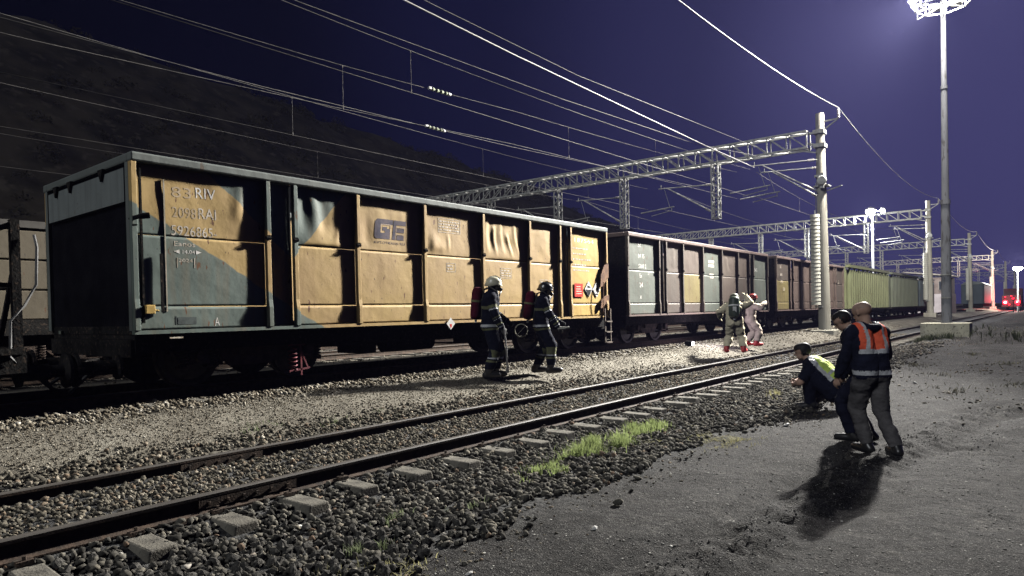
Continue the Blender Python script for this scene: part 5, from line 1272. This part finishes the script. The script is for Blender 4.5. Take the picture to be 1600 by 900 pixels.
# --- crouching person
def out_c(t, I, G, an):
    L, p, tt_, loc = I['L'], I['p'], I['t'], I['local']; z = p[:, 2]; mi = np.zeros(len(z), int); tor = isin(L, 'torso')
    d2 = np.array(I['D2']); s_ = (p-np.array(I['waist']))@d2; back = (p-np.array(I['waist']))@np.array((0, -math.cos(.75), math.sin(.75)))
    G('shirt', tor | isin(L, 'pelvis') | (isin(L, 'upper') & (tt_ < .92)), [navy], mi, .016, .014, 23)
    G('trousers', isin(L, 'thigh', 'shin', 'pelvis') & (z > .09), [navy], mi, .016, .014, 25)
    [G('shoe', isin(L, 'foot'+k), [black_l], mi, .010, 0, 26) for k in '01']
    m = tor & (back > .015) & (s_ > -.10); mi2 = np.zeros(len(z), int); mi2[(p[:, 0] < -.06) & (back < .06)] = 1; mi2[band(s_, .02, .06)] = 1
    mi2[(p[:, 0] > -.05)] = 0
    G('vest', m, [lime, silver], mi2, .026, .010, 27)
    G('hair', isin(L, 'head') & ((loc[:, 2] > .045) | ((loc[:, 1] < .0) & (loc[:, 2] > -.05))) & (loc[:, 1] < .088), [hair_m], mi, .014, .008, 28)
    eyes(t, I)
person('person crouching on the dirt in navy clothes and a lime vest', (-3.05, 11.72, .0), E1(94),
    dict(feet=[(-.14, .08), (.13, .02)], heel=[.03, .10], hip=(0, -.22, .30), lean=.42, hunch=.42, hands=[(-.12, .30, .36), (.10, .32, .38)], elbow=[(-.8, .2, -.6), (.8, .2, -.6)], head=(.05, -.25), kneed=[(-.35, 1, .8), (.35, 1, .8)], bulk=1.24, fist=.7), out_c, 1.13, .012)
# --- firefighters with breathing sets
def out_ff(hel, dark):
    def f(t, I, G, an):
        L, p, tt_, loc = I['L'], I['p'], I['t'], I['local']; z = p[:, 2]; mi = np.zeros(len(z), int)
        top = isin(L, 'torso', 'upper', 'fore') | (isin(L, 'pelvis', 'thigh') & (z > .80))
        lower = top & isin(L, 'torso', 'pelvis', 'thigh'); mi[lower & band(z, .835, .875)] = 1; mi[lower & band(z, .892, .925)] = 2
        mi[isin(L, 'torso') & band(z, 1.20, 1.25)] = 1
        up = isin(L, 'upper'); mi[up & band(tt_, .42, .60)] = 1; mi[up & band(tt_, .64, .72)] = 2; fo = isin(L, 'fore'); mi[fo & band(tt_, .45, .62)] = 1; mi[fo & band(tt_, .86, .93)] = 2
        G('jacket', top, [navy, olive_band, silver], mi, .026, .020, 33)
        mi3 = np.zeros(len(z), int); mi3[isin(L, 'shin') & band(z, .27, .31)] = 1; mi3[isin(L, 'shin') & band(z, .325, .35)] = 2; mi3[isin(L, 'shin') & (p[:, 1] > .03) & band(z, .35, .5)] = 1
        G('trousers', isin(L, 'pelvis', 'thigh', 'shin') & (z < .83) & (z > .15), [navy, olive_band, silver], mi3, .030, .022, 35)
        [G('boot', isin(L, 'foot'+k) | (isin(L, 'shin'+k) & (z < .20)), [black_l], mi*0, .022, .0, 36) for k in '01']
        [G('glove', isin(L, 'hand'+k), [mat('glove', (.10, .10, .10), (.05, .05, .05), rough=.8)], mi*0, .006, .002, 37) for k in '01']
        G('hood', isin(L, 'head', 'neck') & ((loc[:, 1] < .05) | (loc[:, 2] < -.09)), [navy], mi*0, .014, .003, 38)
        helmet_mesh(t, I, hel)
        H = I['H']; b = MB(); n = 12; vs = []
        for zz, rr in ((.07, .8), (.04, 1.0), (-.03, 1.02), (-.075, .8)):
            for k in range(n+1):
                a = PI*(.08+.84*k/n); vs.append(H(math.cos(a)*.088*rr, .028+math.sin(a)*.095*rr, zz))
        b.add(vs, [(i*(n+1)+k, i*(n+1)+k+1, (i+1)*(n+1)+k+1, (i+1)*(n+1)+k) for i in range(3) for k in range(n)]); mk = b.build('face_mask', visor_m, t, smooth=True)
        b = MB(); b.cyl(H(0, .10, -.05), H(0, .165, -.075), .040, .034, n=14); b.build('breathing_valve', black_l, mk)
        b = MB(); b.tube([H(.02, .15, -.09), H(.05, .13, -.20), H(.10, .08, -.32), H(.16, -.02, -.34), H(.14, -.16, -.30)], .013, 7); b.build('air_hose', black_l, mk, smooth=True)
    return f
def air_pack(owner, label, cover, strap=None, r=.098, h=.52, group=None, cyl_m=None):
    o, I = owner; M = Matrix.Translation(o.location) @ Matrix.Rotation(o.rotation_euler.z, 4, 'Z') @ Matrix.Scale(o.scale.x, 4)
    D2 = I['D2']; F = Vector((0, D2.z, -D2.y)); base = I['waist']-D2*.10-F*.235
    t = thing('air_pack', label, 'backpack', tuple(M @ base), o.rotation_euler.z, group); t.scale = o.scale
    tl = math.atan2(D2.y, D2.z); R = Matrix.Rotation(-tl, 3, 'X')
    def T(x, y, z): return R @ Vector((x, y, z))
    b = MB(); pf = [(0, -.02), (r*.6, -.01), (r*.95, .03), (r, .08), (r, h-.06), (r*.85, h), (r*.4, h+.03), (0, h+.035)]; vs = []; n = 16
    for rr, z in pf: vs += [T(rr*1.25*math.cos(2*PI*k/n), rr*math.sin(2*PI*k/n)-.01, z) for k in range(n)]
    b.add(vs, [(i*n+k, (i+1)*n+k, (i+1)*n+(k+1) % n, i*n+(k+1) % n) for i in range(len(pf)-1) for k in range(n)]); b.build('cylinder_cover', cover, t, smooth=True)
    b = MB(); vs = []
    for z in (h*.55, h*.62):
        vs += [T(r*1.27*math.cos(2*PI*k/n), r*1.02*math.sin(2*PI*k/n)-.01, z) for k in range(n)]
    b.add(vs, [(k, n+k, n+(k+1) % n, (k+1) % n) for k in range(n)]); sb = b.build('band', strap or olive_band, t); md = sb.modifiers.new('t', 'SOLIDIFY'); md.thickness = .006; md.offset = 1
    b = MB(); b.cbox(T(0, .10, h*.5), (.26, .03, h*.95), R); b.build('back_plate', black_l, t, bevel=.01)
    b = MB()
    for s in (-1, 1): b.tube([T(s*.10, .09, h*.98), T(s*.115, .20, h+.05), T(s*.125, .345, h-.03), T(s*.14, .365, h*.62), T(s*.16, .30, h*.25), T(s*.16, .15, .06)], .016, 6)
    b.build('shoulder_strap', black_l, t, smooth=True)
    b = MB(); b.cyl(T(0, 0, -.06), T(0, 0, .0), .02, n=8); b.cyl(T(-.03, 0, -.06), T(.03, 0, -.06), .018, n=8); b.build('valve', silver, t)
    return t, T
f1 = person('firefighter with cream helmet and dark uniform, left one of the pair', (-8.38, 9.68, .475), E1(-50),
    dict(feet=[(-.11, .06), (.12, -.05)], hands=[(-.20, .30, .98), (.22, .20, .88)], head=(-.05, -.22), hunch=.10, bulk=1.20, hip=(0, 0, .955), elbow=[(-.5, -1, -.2), (.5, -1, -.2)]), out_ff(helmet_c, 0), 1.08, .012, 'firefighters beside the yellow wagon')
f2 = person('firefighter with black helmet and dark uniform, right one of the pair', (-8.14, 10.98, .47), E1(-48),
    dict(feet=[(-.12, -.10), (.13, .16)], hands=[(-.16, .38, .98), (.20, .30, .90)], head=(-.15, -.25), hunch=.16, bulk=1.16, hip=(0, 0, .945), elbow=[(-.5, -1, -.3), (.5, -1, -.3)]), out_ff(mat('helmet_black', (.015, .018, .02), rough=.25, spec=.6), 1), 1.04, .012, 'firefighters beside the yellow wagon')
air_pack(f1, 'maroon air pack on the back of the cream-helmeted firefighter', maroon); pk2, _ = air_pack(f2, 'maroon air pack on the back of the black-helmeted firefighter', maroon)
def in_world(owner, p):
    o = owner[0]; return (Matrix.Translation(o.location) @ Matrix.Rotation(o.rotation_euler.z, 4, 'Z') @ Matrix.Scale(o.scale.x, 4)) @ Vector(p)
hand1 = in_world(f1, (.235, .25, .83))
b = MB(); b.tube([(-.02, -.02, .12), (0, 0, 0), (.02, .02, -.32), (.01, .05, -.72)], .017, 8); b.cyl((.01, .05, -.72), (.0, .06, -.80), .03, n=8)
o = b.build('lance', mat('lance_steel', (.32, .32, .33), (.2, .2, .2), rough=.4, metal=.5), None, loc=hand1, smooth=False); tag(o, 'thin grey lance held by the cream-helmeted firefighter', 'lance')
c = in_world(f2, (-.10, -.38, .82)); b = MB(); b.tube([(.13*math.cos(a), .02*math.sin(2*a), .13*math.sin(a)) for a in np.linspace(0, 2*PI, 22)], .012, 6); b.bar((-.09, 0, -.09), (.09, 0, .09), .008)
o = b.build('hose_ring', mat('ring_pale', (.50, .48, .38), (.4, .38, .3), rough=.5), None, loc=c); o.rotation_euler = (0, 0, E1(35)); tag(o, 'pale wire ring hanging at the black-helmeted firefighter\'s pack', 'ring')
c = in_world(f2, (.20, .38, .86)); b = MB(); b.cbox((0, 0, 0), (.07, .16, .05)); b.cyl((0, .08, 0), (0, .16, .01), .02, n=8)
o = b.build('gas_detector', mat('device_pale', (.55, .54, .48), (.4, .4, .35), rough=.5), None, loc=c, bevel=.006); o.rotation_euler = (0, 0, E1(-48)); tag(o, 'small pale measuring device in the black-helmeted firefighter\'s hand', 'detector')
# --- two people in chemical suits
def out_hz(suit, hel, helm_dark):
    def f(t, I, G, an):
        L, p, tt_, loc = I['L'], I['p'], I['t'], I['local']; z = p[:, 2]; mi = np.zeros(len(z), int)
        G('suit', isin(L, 'torso', 'upper', 'fore', 'pelvis', 'thigh', 'shin', 'neck') & (z > .17), [suit], mi, .040, .040, 43)
        [G('boot', isin(L, 'foot'+k) | (isin(L, 'shin'+k) & (z < .26)), [redb], mi, .024, .0, 46) for k in '01']
        [G('glove', isin(L, 'hand'+k), [suit], mi, .008, .002, 47) for k in '01']
        G('hood', isin(L, 'head') & ((loc[:, 1] < .06) | (loc[:, 2] > .07)), [suit], mi, .022, .008, 48)
        if hel is not None: helmet_mesh(t, I, hel, r=.135)
        H = I['H']; b = MB(); n = 10; vs = []
        for zz, rr in ((.06, .85), (-.07, .85)):
            for k in range(n+1): a = PI*(.1+.8*k/n); vs.append(H(math.cos(a)*.1*rr, .03+math.sin(a)*.1*rr, zz))
        b.add(vs, [(k, k+1, n+1+k+1, n+1+k) for k in range(n)]); b.build('face_mask', visor_m, t, smooth=True)
    return f
h1 = person('person in baggy beige chemical suit and red boots with gas cylinder on back', (-7.30, 19.35, .40), E1(18),
    dict(feet=[(-.24, -.04), (.24, -.02)], toe=[.3, -.3], hands=[(-.42, .18, 1.02), (.30, .30, 1.62)], elbow=[(-1, -.5, -.3), (1, -.2, -.6)], head=(.1, -.35), hunch=.18, lean=.05, bulk=1.28, hip=(0, 0, .90)), out_hz(beige, mat('hood_olive', (.12, .13, .09), rough=.5), 1), 1.0, .015, 'people in chemical suits')
h2 = person('person in pinkish chemical suit and dark red helmet, right one of the suited pair', (-7.95, 22.5, .42), E1(-60),
    dict(feet=[(-.16, -.12), (.17, .14)], hands=[(-.20, .38, 1.28), (.18, .42, 1.40)], elbow=[(-.6, -.6, -.6), (.6, -.6, -.6)], head=(-.1, -.05), hunch=.12, bulk=1.2, hip=(0, 0, .90)), out_hz(pinks, mat('helmet_dark_red', (.22, .035, .03), rough=.3), 0), 1.0, .016, 'people in chemical suits')
tk, T = air_pack(h1, 'dark green gas cylinder on the back of the beige-suited person', greenb, strap=wht, r=.125, h=.58)
b = MB(); b.cbox(T(.02, -.125, .18), (.10, .02, .22)); b.build('label', wht, tk)
air_pack(h2, 'dark air pack on the back of the pink-suited person', black_l, strap=lime)
# ------------------------------------------------------------------ night haze
HAZE = .00017
hz = MB(); hz.box(-262, 66, -66, 640, -1.2, 52); hzm = bpy.data.materials.new('night_haze'); hzm.use_nodes = True
for n_ in list(hzm.node_tree.nodes): hzm.node_tree.nodes.remove(n_)
vo = hzm.node_tree.nodes.new('ShaderNodeOutputMaterial'); pv = hzm.node_tree.nodes.new('ShaderNodeVolumePrincipled')
pv.inputs['Color'].default_value = (.50, .50, 1.0, 1); pv.inputs['Density'].default_value = HAZE; pv.inputs['Anisotropy'].default_value = .3
hzm.node_tree.links.new(pv.outputs[0], vo.inputs['Volume'])
ho = hz.build('haze', hzm, None); ho['kind'] = 'stuff'; ho['label'] = 'thin night haze lit by the yard lamps'; ho['category'] = 'haze'
